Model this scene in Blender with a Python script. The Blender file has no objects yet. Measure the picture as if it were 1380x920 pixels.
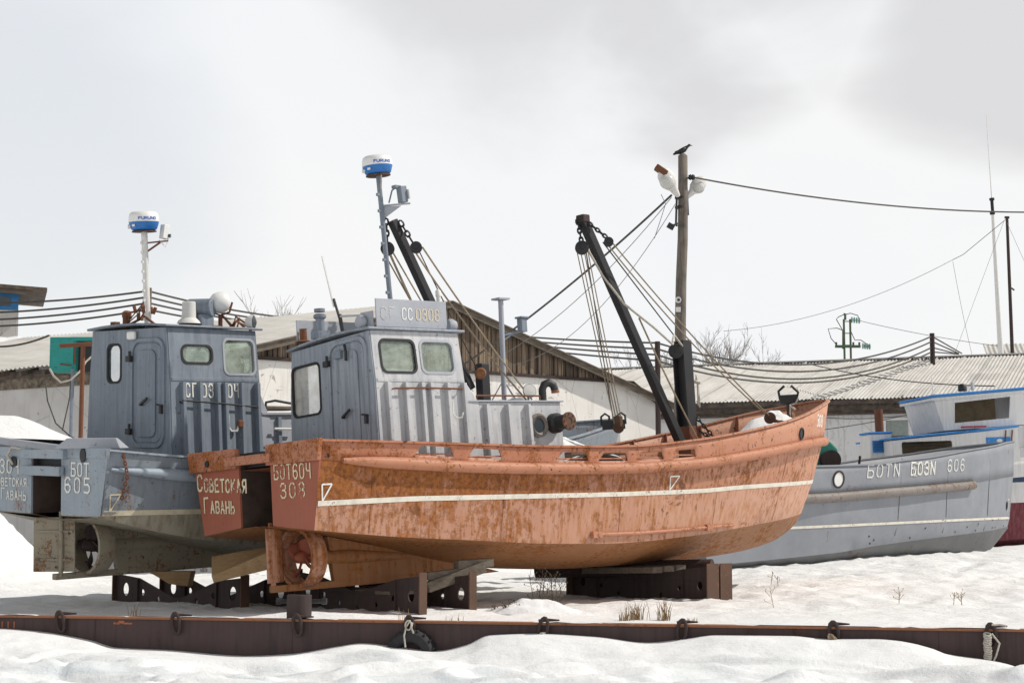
import bpy, bmesh, math, random
from mathutils import Vector, Matrix
from mathutils.geometry import tessellate_polygon
from mathutils import noise as mnoise
R = math.radians
rnd = random.Random(11)
C = bpy.context.scene.collection
SC = bpy.context.scene

# ------------------------------------------------------------------ camera
CAM_H = 1.2; FPX = 2300.0; PITCH = math.atan(249 / FPX)
cd = bpy.data.cameras.new('camera'); cam = bpy.data.objects.new('camera', cd); C.objects.link(cam)
cam.location = (0, 0, CAM_H); cam.rotation_euler = (R(90) + PITCH, 0, 0)
cd.sensor_width = 36; cd.lens = FPX / 1380 * 36; cd.clip_end = 2000; cd.clip_start = 0.1
SC.camera = cam

def ray(px, py):
    a = (px - 690) / FPX; b = (460 - py) / FPX
    return Vector((a, math.cos(PITCH) - b * math.sin(PITCH), math.sin(PITCH) + b * math.cos(PITCH)))
def at(px, py, Y):
    r = ray(px, py)
    return r * (Y / r.y) + Vector((0, 0, CAM_H))

# ------------------------------------------------------------------ light, sky, exposure
SUN_AZ = Vector((0.97, 0.09)).normalized(); SUN_EL = R(46)
sd = bpy.data.lights.new('sun', 'SUN'); sun = bpy.data.objects.new('sun', sd); C.objects.link(sun)
sd.energy = 3.4; sd.angle = R(0.8); sd.color = (1.0, 0.945, 0.86)
sdir = Vector((SUN_AZ.x * math.cos(SUN_EL), SUN_AZ.y * math.cos(SUN_EL), math.sin(SUN_EL)))
sun.rotation_euler = sdir.to_track_quat('Z', 'Y').to_euler()
SC.view_settings.view_transform = 'Standard'; SC.view_settings.look = 'None'
SC.view_settings.gamma = 1; SC.view_settings.exposure = 0.16; SC.view_settings.use_curve_mapping = False
SC.cycles.max_bounces = 6; SC.cycles.transparent_max_bounces = 12
SC.cycles.use_denoising = True

class NT:
    """small wrapper that adds nodes to a tree"""
    def __init__(s, tree): s.t = tree; s.n = tree.nodes; s.l = tree.links
    def new(s, typ, **kw):
        n = s.n.new(typ)
        for k, v in kw.items(): setattr(n, k, v)
        return n
    def put(s, sock, v):
        if v is None: return
        if hasattr(v, 'links') or isinstance(v, bpy.types.NodeSocket): s.l.new(v, sock)
        else:
            try: sock.default_value = v
            except Exception: sock.default_value = tuple(v) + (1,)
    def coord(s, kind='Object'): return s.new('ShaderNodeTexCoord').outputs[kind]
    def mapping(s, vec, scale=(1, 1, 1), loc=(0, 0, 0), rot=(0, 0, 0)):
        m = s.new('ShaderNodeMapping'); s.l.new(vec, m.inputs[0])
        m.inputs['Scale'].default_value = scale; m.inputs['Location'].default_value = loc; m.inputs['Rotation'].default_value = rot
        return m.outputs[0]
    def noise(s, vec, scale=5, detail=6, rough=.6, dist=0):
        n = s.new('ShaderNodeTexNoise'); s.l.new(vec, n.inputs['Vector'])
        n.inputs['Scale'].default_value = scale; n.inputs['Detail'].default_value = detail
        n.inputs['Roughness'].default_value = rough; n.inputs['Distortion'].default_value = dist
        return n.outputs['Fac']
    def vor(s, vec, scale=5, feature='F1'):
        n = s.new('ShaderNodeTexVoronoi', feature=feature); s.l.new(vec, n.inputs['Vector']); n.inputs['Scale'].default_value = scale
        return n.outputs['Distance']
    def ramp(s, fac, *stops, interp='LINEAR'):
        n = s.new('ShaderNodeValToRGB'); s.put(n.inputs[0], fac); cr = n.color_ramp; cr.interpolation = interp
        while len(cr.elements) < len(stops): cr.elements.new(.5)
        for e, (p, c) in zip(cr.elements, stops):
            e.position = p; e.color = (c, c, c, 1) if isinstance(c, (int, float)) else tuple(c) + (1,)
        return n.outputs[0]
    def mix(s, fac, a, b, blend='MIX'):
        n = s.new('ShaderNodeMix', data_type='RGBA', blend_type=blend)
        s.put(n.inputs[0], fac); s.put(n.inputs[6], a if not isinstance(a, tuple) else a + (1,)); s.put(n.inputs[7], b if not isinstance(b, tuple) else b + (1,))
        return n.outputs[2]
    def math(s, op, a, b=0.0, clamp=False):
        n = s.new('ShaderNodeMath', operation=op, use_clamp=clamp); s.put(n.inputs[0], a); s.put(n.inputs[1], b); return n.outputs[0]
    def sep(s, vec):
        n = s.new('ShaderNodeSeparateXYZ'); s.l.new(vec, n.inputs[0]); return n.outputs
    def bump(s, h, strength=.3, dist=.02):
        n = s.new('ShaderNodeBump'); s.l.new(h, n.inputs['Height']); n.inputs['Strength'].default_value = strength; n.inputs['Distance'].default_value = dist
        return n.outputs[0]

w = bpy.data.worlds.new('World'); SC.world = w; w.use_nodes = True
N = NT(w.node_tree); bg = N.n['Background']
sky = N.new('ShaderNodeTexSky', sky_type='NISHITA', sun_disc=False, sun_elevation=SUN_EL, sun_rotation=math.atan2(SUN_AZ.x, SUN_AZ.y))
gen = N.coord('Generated')
sx, sy, sz = N.sep(gen)
cl = N.noise(N.mapping(gen, (2.2, 2.2, 3.2), (1.3, .4, .2)), 1.6, 5, .5, .4)
def blob(px, py, inner, outer):
    d = ray(px, py).normalized()
    dn = N.new('ShaderNodeVectorMath', operation='DOT_PRODUCT'); N.l.new(gen, dn.inputs[0]); dn.inputs[1].default_value = d
    v = N.math('ADD', dn.outputs['Value'], N.math('MULTIPLY', N.math('SUBTRACT', cl, .5), .03))
    return N.ramp(N.math('DIVIDE', N.math('SUBTRACT', v, math.cos(R(outer))), math.cos(R(inner)) - math.cos(R(outer))), (0, 0), (1, 1), interp='EASE')
grey = N.math('MAXIMUM', N.math('MAXIMUM', blob(680, -70, .2, 8), blob(840, 10, .1, 6)), N.math('MAXIMUM', blob(1380, -40, .2, 6), blob(1050, -170, .5, 6.5)))
body = N.ramp(cl, (.3, (7.95, 8.15, 8.4)), (.62, (8.4, 8.42, 8.42)))
cloud = N.mix(N.math('MULTIPLY', grey, .78), body, (6.0, 6.0, 6.15))
up = N.ramp(sz, (.30, 1.0), (.60, .22))
cloud = N.mix(1.0, cloud, up, 'MULTIPLY')
cover = N.math('SUBTRACT', 1.0, N.math('MULTIPLY', blob(0, 120, 1, 9), .22))
col = N.mix(cover, sky.outputs[0], cloud)
N.l.new(col, bg.inputs['Color']); bg.inputs['Strength'].default_value = 0.1

# ------------------------------------------------------------------ materials
def newmat(name):
    m = bpy.data.materials.new(name); m.use_nodes = True
    n = NT(m.node_tree); return m, n, n.n['Principled BSDF']
def simple(name, col, rough=.6, metal=0, var=.25, scale=8, bump=.15, col2=None):
    m, n, b = newmat(name); v = n.coord()
    f = n.noise(v, scale, 6, .65)
    c2 = col2 or tuple(c * (1 - var) for c in col)
    n.l.new(n.mix(n.ramp(f, (.35, 0), (.65, 1)), col, c2), b.inputs['Base Color'])
    b.inputs['Roughness'].default_value = rough; b.inputs['Metallic'].default_value = metal
    if bump: n.l.new(n.bump(n.noise(v, scale * 4, 4, .6), bump, .01), b.inputs['Normal'])
    return m
RUSTA = (.36, .135, .035); RUSTB = (.10, .035, .016)
def paint(name, c1, c2, cover=.5, scale=5, rusta=RUSTA, rustb=RUSTB, streak=.4, chips=.0, chipcol=(.03, .02, .017), rough=.55, xgrad=None, bump=.25, stain=None, curl=0, fade=None, runs=0):
    """weathered paint on plate: two tones, downward streaks, rust patches, chips"""
    m, n, b = newmat(name); v = n.coord()
    tone = n.ramp(n.noise(v, 2.3, 7, .6), (.3, 0), (.7, 1))
    base = n.mix(tone, c1, c2)
    if fade:
        mr = n.new('ShaderNodeMapRange'); n.l.new(n.math('ADD', n.sep(v)[0], n.math('MULTIPLY', n.noise(v, .9, 4, .6), 4.0)), mr.inputs[0]); mr.inputs[1].default_value = fade[0] + 2; mr.inputs[2].default_value = fade[1] + 2
        base = n.mix(mr.outputs[0], base, fade[2])
    st = n.noise(n.mapping(v, (9, 9, .55)), 1.6, 5, .6)
    if stain: base = n.mix(n.math('MULTIPLY', n.ramp(st, (.45, 0), (.68, 1)), streak), base, stain)
    fine = n.noise(v, scale * 3.2, 8, .72, .25)
    big = n.noise(v, scale * .35, 5, .6)
    r = n.math('ADD', n.math('MULTIPLY', fine, .52), n.math('MULTIPLY', big, .48))
    r = n.math('ADD', r, n.math('MULTIPLY', n.math('SUBTRACT', st, .5), .35 * streak))
    if xgrad:
        gx = n.sep(v)[0]
        mr = n.new('ShaderNodeMapRange'); n.l.new(gx, mr.inputs[0]); mr.inputs[1].default_value = xgrad[0]; mr.inputs[2].default_value = xgrad[1]
        mr.inputs[3].default_value = xgrad[2]; mr.inputs[4].default_value = xgrad[3]
        r = n.math('ADD', r, mr.outputs[0])
    t = .5 + (.5 - cover) * .36
    mask = n.ramp(r, (max(t - .025, 0), 0), (min(t + .045, 1), 1))
    rc = n.mix(n.ramp(n.noise(v, scale * 5, 6, .7), (.4, 0), (.62, 1)), rusta, rustb)
    colr = n.mix(n.math('MULTIPLY', mask, .9), base, rc)
    if runs:                                                        # narrow runs of rust and a few large scabs
        rn = n.noise(n.mapping(v, (7, 7, .35)), 2.6, 4, .65); sc = n.noise(v, 1.5, 8, .68, .5)
        rm = n.math('MULTIPLY', n.ramp(rn, (.60, 0), (.68, 1)), n.ramp(n.noise(v, .8, 3, .5), (.42, 0), (.6, 1)))
        colr = n.mix(n.math('MULTIPLY', rm, runs), colr, (.24, .085, .022)); colr = n.mix(n.math('MULTIPLY', n.ramp(sc, (.615, 0), (.64, 1)), runs), colr, (.15, .052, .018))
    h = n.math('ADD', n.math('MULTIPLY', mask, .5), n.math('MULTIPLY', n.noise(v, 40, 4, .6), .35))
    if curl:                                                        # peeling edges round the rust
        edge = n.ramp(r, (max(t - .03, 0), 0), (t - .012, 1), (t + .006, 0))
        colr = n.mix(n.math('MULTIPLY', edge, curl), colr, (.10, .05, .03)); h = n.math('ADD', h, edge)
    if chips:
        ch = n.ramp(n.noise(v, 13, 9, .75, .4), (.62 - chips * .1, 0), (.645 - chips * .1, 1))
        colr = n.mix(ch, colr, chipcol); h = n.math('SUBTRACT', h, n.math('MULTIPLY', ch, .5))
    n.l.new(colr, b.inputs['Base Color'])
    n.l.new(n.ramp(mask, (0, rough), (1, .9)), b.inputs['Roughness'])
    b.inputs['Specular IOR Level'].default_value = .3
    n.l.new(n.bump(h, bump, .012), b.inputs['Normal'])
    return m
def worn(name, col, holes=.35, rough=.6, scale=22):
    """thin worn paint of letters and lines: the plate below shows through the missing bits"""
    m, n, b = newmat(name); v = n.coord()
    out = n.n['Material Output']
    n.l.new(n.mix(n.ramp(n.noise(v, 7, 5, .6), (.45, 0), (.7, 1)), col, tuple(c * .78 for c in col)), b.inputs['Base Color'])
    b.inputs['Roughness'].default_value = rough
    tr = n.new('ShaderNodeBsdfTransparent'); mx = n.new('ShaderNodeMixShader')
    r = n.math('ADD', n.math('MULTIPLY', n.noise(v, scale, 8, .75), .6), n.math('MULTIPLY', n.noise(v, 3, 3, .5), .4))
    t = .5 + (.5 - holes) * .3
    n.l.new(n.ramp(r, (t, 0), (t + .05, 1)), mx.inputs[0]); n.l.new(b.outputs[0], mx.inputs[1]); n.l.new(tr.outputs[0], mx.inputs[2])
    n.l.new(mx.outputs[0], out.inputs['Surface'])
    return m
def glass(name, tint, dirt, fac=.25):
    m, n, b = newmat(name); v = n.coord(); out = n.n['Material Output']
    tr = n.new('ShaderNodeBsdfTransparent'); tr.inputs[0].default_value = tint + (1,)
    gl = n.new('ShaderNodeBsdfGlossy'); gl.inputs['Roughness'].default_value = .04
    df = n.new('ShaderNodeBsdfDiffuse'); df.inputs[0].default_value = dirt + (1,)  # diffuse film
    fr = n.new('ShaderNodeFresnel'); fr.inputs[0].default_value = 1.5
    a = n.new('ShaderNodeMixShader'); n.l.new(n.math('ADD', n.math('MULTIPLY', fr.outputs[0], .8), .04), a.inputs[0]); n.l.new(tr.outputs[0], a.inputs[1]); n.l.new(gl.outputs[0], a.inputs[2])
    d = n.new('ShaderNodeMixShader'); n.l.new(n.ramp(n.noise(v, 3.5, 6, .6), (.35, fac * .5), (.7, min(1, fac * 1.5))), d.inputs[0])
    n.l.new(a.outputs[0], d.inputs[1]); n.l.new(df.outputs[0], d.inputs[2]); n.l.new(d.outputs[0], out.inputs['Surface'])
    return m

M = {}
M['red_upper'] = paint('salmon_paint_upper', (.45, .215, .138), (.39, .172, .10), .52, 2.7, (.33, .115, .026), (.14, .05, .016), .9, .04, stain=(.36, .13, .05), xgrad=(2, 10, .06, -.065), curl=.5, runs=.8, fade=(6, 12.5, (.53, .275, .18)))
M['red_lower'] = paint('salmon_paint_lower', (.50, .275, .19), (.44, .22, .145), .36, 3.4, (.38, .135, .032), (.17, .055, .016), .9, .0, stain=(.40, .17, .065), xgrad=(1, 9, .045, -.06), curl=.5, runs=.75, fade=(5, 12, (.58, .34, .245)))
M['red_bottom'] = paint('salmon_paint_bottom', (.33, .155, .07), (.27, .12, .046), .40, 3, (.34, .125, .03), (.13, .05, .02), .9, 0, stain=(.27, .11, .035))
M['red_bulwark'] = paint('salmon_bulwark_paint', (.46, .205, .128), (.39, .15, .08), .36, 6, (.40, .13, .028), (.13, .045, .018), .5, .35, xgrad=(1, 9, .04, -.03), runs=.5, fade=(6, 12.5, (.53, .275, .18)))
M['red_rail'] = paint('salmon_rail_paint', (.48, .22, .135), (.42, .18, .10), .34, 6, (.38, .14, .035), (.12, .05, .022), .3, .3)
M['red_stern'] = paint('red_oxide_paint', (.36, .115, .072), (.31, .093, .056), .16, 6, (.36, .13, .03), RUSTB, .5, 0, stain=(.30, .10, .05))
M['red_dark'] = paint('red_brown_paint', (.27, .105, .065), (.22, .082, .05), .4, 7, (.28, .10, .03), RUSTB, .4, .1)
M['well'] = simple('dark_well_plate', (.085, .058, .045), .8, 0, .5, 4, col2=(.05, .032, .025))
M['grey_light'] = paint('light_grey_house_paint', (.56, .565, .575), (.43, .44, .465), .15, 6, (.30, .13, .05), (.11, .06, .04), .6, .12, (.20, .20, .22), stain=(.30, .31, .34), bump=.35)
M['grey_blue'] = paint('grey_blue_house_paint', (.235, .27, .315), (.185, .217, .262), .07, 6, (.28, .12, .05), RUSTB, .7, .06, (.10, .10, .12), stain=(.13, .155, .20), bump=.3)
M['grey_aft_shade'] = paint('shaded_grey_house_paint', (.34, .375, .425), (.275, .31, .36), .06, 6, (.28, .12, .05), RUSTB, .8, .08, (.14, .14, .16), stain=(.17, .195, .24), bump=.3)  # same house grey, darker and bluer: shade of the aft face in colour
M['grey_rib'] = paint('grey_rib_paint', (.40, .42, .46), (.33, .35, .40), .05, 6, (.28, .12, .05), RUSTB, .5, .05, (.2, .2, .22))
M['blue_hull'] = paint('grey_blue_hull_paint', (.265, .305, .345), (.21, .245, .285), .22, 5, (.30, .125, .045), (.12, .06, .035), .7, .1, (.06, .045, .04), stain=(.19, .215, .245))
M['blue_stern'] = paint('light_blue_stern_paint', (.335, .385, .435), (.275, .32, .37), .24, 6, (.33, .14, .05), RUSTB, .7, .05, stain=(.27, .32, .37))
M['blue_rail'] = paint('pale_blue_rail_paint', (.34, .40, .465), (.28, .335, .40), .17, 6, (.30, .125, .045), RUSTB, .5, .15)
M['olive_hull'] = paint('olive_bottom_paint', (.40, .37, .30), (.33, .305, .235), .2, 4, (.30, .15, .06), (.13, .08, .05), .9, .0, stain=(.22, .19, .14))
M['olive_stern'] = paint('rusty_olive_bottom', (.33, .29, .22), (.28, .25, .19), .36, 6, (.30, .14, .055), (.11, .06, .035), .6, .2)
M['steel606'] = paint('plain_grey_hull_paint', (.29, .305, .335), (.225, .24, .27), .13, 2.2, (.22, .12, .07), (.10, .07, .05), .6, .0, stain=(.26, .275, .305))
M['steel606_low'] = paint('dull_grey_bottom', (.15, .155, .16), (.115, .12, .125), .16, 3, (.18, .11, .07), RUSTB, .8, 0, stain=(.14, .14, .14))
M['rust_bar'] = paint('rusty_rub_bar', (.24, .22, .205), (.19, .165, .15), .36, 5, (.24, .115, .06), (.10, .06, .045), .4, .1)
M['rust'] = paint('bare_rust', (.20, .085, .05), (.14, .06, .038), .4, 9, (.27, .11, .045), (.07, .03, .02), .4, 0, rough=.85)
M['rust_dark'] = paint('dark_rusty_steel', (.060, .042, .040), (.048, .034, .032), .3, 3, (.10, .052, .038), (.03, .02, .018), .8, 0, rough=.75, stain=(.036, .027, .027))
M['rust_cradle'] = paint('brown_rust_plate', (.12, .07, .05), (.09, .054, .04), .35, 4, (.19, .09, .05), (.06, .035, .028), .6, 0, rough=.85)
M['beam'] = paint('quay_beam_steel', (.080, .052, .050), (.066, .043, .042), .22, 1.4, (.12, .06, .046), (.045, .03, .028), .9, 0, rough=.7, stain=(.05, .036, .036))
M['flange'] = paint('rust_flange', (.30, .135, .075), (.23, .10, .055), .4, 3, (.33, .15, .07), (.12, .06, .035), 0, 0, rough=.85)
M['black'] = simple('black_paint', (.022, .023, .026), .55, 0, .35, 9)
M['black_rust'] = paint('black_boom_paint', (.024, .025, .029), (.035, .034, .037), .2, 7, (.12, .055, .03), (.05, .03, .022), .5, 0, rough=.5)
M['rubber'] = simple('rubber', (.028, .028, .031), .8, 0, .3, 14)
M['rope'] = simple('hemp_rope', (.34, .27, .19), .9, 0, .35, 30)
M['rope_pale'] = simple('pale_rope', (.55, .51, .45), .9, 0, .3, 30)
M['wire'] = simple('steel_wire', (.055, .05, .047), .6, .3, .3, 20, 0)
M['cable'] = simple('weathered_cable', (.085, .078, .07), .8, 0, .4, 3, 0)
M['thin_cable'] = simple('pale_thin_cable', (.22, .215, .21), .8, 0, .3, 3, 0)

M['white_plastic'] = simple('white_plastic', (.78, .78, .77), .4, 0, .06, 6, 0)
M['white_dirty'] = paint('dirty_white_paint', (.72, .71, .69), (.62, .61, .59), .16, 9, (.33, .15, .06), RUSTB, .5, 0)
M['blue_plastic'] = simple('blue_plastic', (.02, .165, .50), .4, 0, .15, 6, 0)
M['blue_trim'] = paint('bright_blue_trim', (.045, .25, .62), (.03, .20, .54), .04, 8, (.6, .6, .6), (.4, .4, .4), .3, .05, (.6, .6, .6))
M['white_boat'] = paint('white_boat_paint', (.76, .76, .76), (.68, .68, .69), .05, 5, (.38, .25, .15), RUSTB, .5, 0, stain=(.52, .50, .46))
M['maroon'] = paint('maroon_bottom_paint', (.16, .03, .045), (.12, .022, .035), .1, 5, (.25, .10, .09), (.07, .02, .02), .9, 0, stain=(.22, .08, .08))
M['navy'] = simple('navy_band', (.02, .045, .11), .5)
M['brown_in'] = simple('brown_cabin_lining', (.36, .27, .16), .8, 0, .4, 3)
M['teal'] = paint('teal_paint', (.03, .30, .27), (.025, .25, .225), .08, 8, (.20, .09, .05), RUSTB, .5, .05)
M['green'] = simple('green_enamel', (.02, .27, .20), .5, 0, .2, 8)
M['letter_cream'] = worn('cream_letter_paint', (.76, .66, .45), .40)
M['letter_white'] = worn('white_letter_paint', (.78, .77, .72), .20)
M['letter_grey'] = worn('grey_white_letter_paint', (.70, .71, .70), .24)
M['letter_ghost'] = worn('ghost_letter_paint', (.52, .52, .50), .6)
M['letter_tan'] = worn('tan_letter_paint', (.60, .53, .40), .40)
M['line_white'] = worn('white_line_paint', (.76, .72, .63), .27)
M['line_cream'] = worn('cream_line_paint', (.68, .62, .47), .10)
M['logo_blue'] = simple('logo_blue', (.02, .10, .48), .4, 0, 0, 5, 0)
M['glass_green'] = glass('green_tinted_glass', (.80, .90, .83), (.56, .64, .56), .34)  # pale green film colour brightens the panes
M['glass_milky'] = glass('milky_dirty_glass', (.62, .62, .57), (.60, .57, .50), .55)
M['glass_blue'] = glass('blueish_glass', (.58, .72, .76), (.30, .40, .45), .22)
M['lens'] = simple('lens_glass', (.05, .06, .07), .12, 0, .2, 6, 0)
M['lamp_glass'] = simple('frosted_lamp_glass', (.60, .60, .57), .25, 0, .1, 6, 0)
M['crow'] = simple('crow_feathers', (.012, .012, .014), .5, 0, .3, 20)
M['bark'] = simple('bare_bark', (.30, .27, .25), .9, 0, .3, 6, 0)
M['straw'] = simple('dry_straw', (.34, .23, .11), .9, 0, .35, 12, 0)
M['pale_weed'] = simple('pale_dry_stalk', (.50, .42, .31), .9, 0, .3, 12, 0)
M['weed'] = simple('dry_weed', (.12, .08, .05), .9, 0, .35, 12, 0)
M['insulator'] = simple('green_glass_insulator', (.20, .42, .36), .2, 0, .2, 6, 0)
M['hv_green'] = paint('green_pole_paint', (.10, .16, .09), (.07, .12, .07), .3, 6)


def wood(name, a, bcol, c, axis_scale=(1, 12, 12), rough=.85):
    m, n, b = newmat(name); v = n.coord()
    g = n.noise(n.mapping(v, axis_scale), 2.2, 8, .7, .3)
    col = n.mix(n.ramp(g, (.32, 0), (.62, 1)), a, bcol)
    col = n.mix(n.math('MULTIPLY', n.ramp(n.noise(v, 3, 5, .6), (.5, 0), (.72, 1)), .7), col, c)
    n.l.new(col, b.inputs['Base Color']); b.inputs['Roughness'].default_value = rough
    n.l.new(n.bump(g, .5, .01), b.inputs['Normal'])
    return m
M['wood_grey'] = wood('grey_weathered_timber', (.20, .17, .135), (.11, .088, .068), (.08, .06, .045))
M['ply'] = wood('tan_plywood', (.40, .27, .14), (.30, .19, .09), (.20, .12, .06))
M['wood_pole'] = wood('grey_pole_timber', (.235, .205, .175), (.12, .10, .085), (.06, .05, .043), (14, 14, .8))

def board_mat():
    """vertical boards: every board its own brown, grey or near black"""
    m, n, b = newmat('weathered_gable_boards'); v = n.coord(); x, y, z = n.sep(v)
    idx = n.math('FLOOR', n.math('DIVIDE', x, BOARD_W)); wn = n.new('ShaderNodeTexWhiteNoise', noise_dimensions='1D'); n.l.new(idx, wn.inputs['W'])
    base = n.ramp(wn.outputs['Value'], (0, (.06, .045, .035)), (.25, (.24, .17, .115)), (.5, (.40, .30, .21)), (.75, (.15, .11, .085)), (1, (.46, .35, .24)))
    g = n.noise(n.mapping(v, (16, 16, .8)), 2, 7, .7)
    col = n.mix(n.ramp(g, (.35, 0), (.7, 1)), base, (.07, .052, .04))
    n.l.new(col, b.inputs['Base Color']); b.inputs['Roughness'].default_value = .9
    n.l.new(n.bump(g, .5, .01), b.inputs['Normal'])
    return m
BOARD_W = .155
M['boards'] = board_mat()
def plaster(name, c1, c2, spots=.6, dirt=(.42, .38, .33)):
    m, n, b = newmat(name); v = n.coord(); z = n.sep(v)[2]
    col = n.mix(n.ramp(n.noise(v, .9, 7, .62), (.35, 0), (.65, 1)), c1, c2)
    st = n.noise(n.mapping(v, (5, 5, .35)), 1.5, 6, .6)
    col = n.mix(n.math('MULTIPLY', n.ramp(st, (.55, 0), (.75, 1)), .55), col, dirt)
    sp = n.ramp(n.math('ADD', n.math('MULTIPLY', n.noise(v, 5.5, 6, .6), .6), n.math('MULTIPLY', n.noise(v, .7, 2, .5), .4)), (.60, 0), (.615, 1))
    col = n.mix(n.math('MULTIPLY', sp, spots), col, (.16, .13, .11))
    cr = n.ramp(n.vor(n.mapping(v, (.35, .35, .18)), 1.6, 'DISTANCE_TO_EDGE'), (0, 1), (.006, 0))
    col = n.mix(n.math('MULTIPLY', cr, .5), col, (.25, .22, .2))
    n.l.new(col, b.inputs['Base Color']); b.inputs['Roughness'].default_value = .9
    n.l.new(n.bump(n.math('ADD', n.noise(v, 12, 6, .6), n.math('MULTIPLY', sp, -.6)), .35, .02), b.inputs['Normal'])
    return m
M['plaster'] = plaster('stained_whitewash', (.82, .80, .77), (.74, .715, .675))
M['plaster_grey'] = plaster('grey_stained_whitewash', (.60, .59, .58), (.50, .48, .46), .8)  # greyer copy; on the warehouse side wall its grey is painted shade
M['plaster_blue'] = plaster('cool_whitewash', (.82, .82, .83), (.75, .755, .77), .15)
def sheet_roof(name, c1, c2):
    m, n, b = newmat(name); v = n.coord()
    st = n.noise(n.mapping(v, (1.1, .12, 1)), 2.2, 6, .6)
    col = n.mix(n.ramp(st, (.38, 0), (.62, 1)), c1, c2)
    sx_, sy_, _ = n.sep(v); wn = n.new('ShaderNodeTexWhiteNoise', noise_dimensions='2D'); cb = n.new('ShaderNodeCombineXYZ')
    n.l.new(n.math('FLOOR', n.math('DIVIDE', sx_, 1.09)), cb.inputs[0]); n.l.new(n.math('FLOOR', n.math('DIVIDE', sy_, 1.7)), cb.inputs[1]); n.l.new(cb.outputs[0], wn.inputs['Vector'])
    col = n.mix(1.0, col, n.ramp(wn.outputs['Value'], (0, .80), (.15, .94), (1, 1.0)), 'MULTIPLY')
    col = n.mix(n.math('MULTIPLY', n.ramp(n.noise(v, 1.4, 7, .65), (.52, 0), (.75, 1)), .5), col, tuple(c * .7 for c in c2))
    n.l.new(col, b.inputs['Base Color']); b.inputs['Roughness'].default_value = .8
    return m
M['roof'] = sheet_roof('asbestos_sheet', (.62, .605, .585), (.52, .505, .485))
M['roof_left'] = sheet_roof('pale_asbestos_sheet', (.62, .605, .58), (.53, .515, .49))
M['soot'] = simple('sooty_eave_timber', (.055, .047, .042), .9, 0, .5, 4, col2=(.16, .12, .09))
M['brick_band'] = simple('stained_brick_band', (.26, .21, .15), .9, 0, .6, 6, col2=(.06, .05, .045))
M['shed_blue'] = simple('bright_blue_boards', (.035, .20, .48), .7, 0, .3, 5)
def snowmat(name, c, b1=.5, scale=3.0, ice=False):
    m, n, b = newmat(name); v = n.coord()
    dirt = n.ramp(n.noise(v, .35, 6, .6), (.5, 0), (.8, 1))
    colr = n.mix(n.math('MULTIPLY', dirt, .35), c, tuple(x * .9 for x in c))
    if ice:                                                         # refrozen ice shows through the drifts away from the quay
        X, Y, Z = n.sep(v); q = n.math('ADD', Y, n.math('MULTIPLY', X, .25)); far = n.ramp(n.math('DIVIDE', n.math('SUBTRACT', 21.0, q), 2.0), (0, 0), (1, 1))
        pt = n.math('MULTIPLY', far, n.ramp(n.noise(n.mapping(v, (.7, 1.4, 1)), 1.1, 6, .6, .5), (.44, 0), (.56, 1)))
        colr = n.mix(n.math('MULTIPLY', pt, .6), colr, (.66, .73, .78))
        gr = n.ramp(n.noise(v, 30, 3, .8), (.68, 0), (.72, 1)); colr = n.mix(n.math('MULTIPLY', gr, .25), colr, (.45, .43, .40))
    n.l.new(colr, b.inputs['Base Color'])
    b.inputs['Roughness'].default_value = .75; b.inputs['Specular IOR Level'].default_value = .25
    h = n.math('ADD', n.noise(n.mapping(v, (1, 1.8, 1)), scale, 9, .62), n.math('ADD', n.math('MULTIPLY', n.noise(v, 26, 5, .6), .14), n.math('MULTIPLY', n.noise(v, 75, 3, .7), .10)))
    n.l.new(n.bump(h, b1, .12), b.inputs['Normal'])
    return m
M['snow'] = snowmat('trodden_snow', (.85, .857, .87), .6, 4.0)
M['snow_front'] = snowmat('drifted_snow', (.85, .865, .885), .45, 2.2, True)
M['snow_cap'] = snowmat('snow_on_things', (.82, .83, .85), .4, 5)

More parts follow.
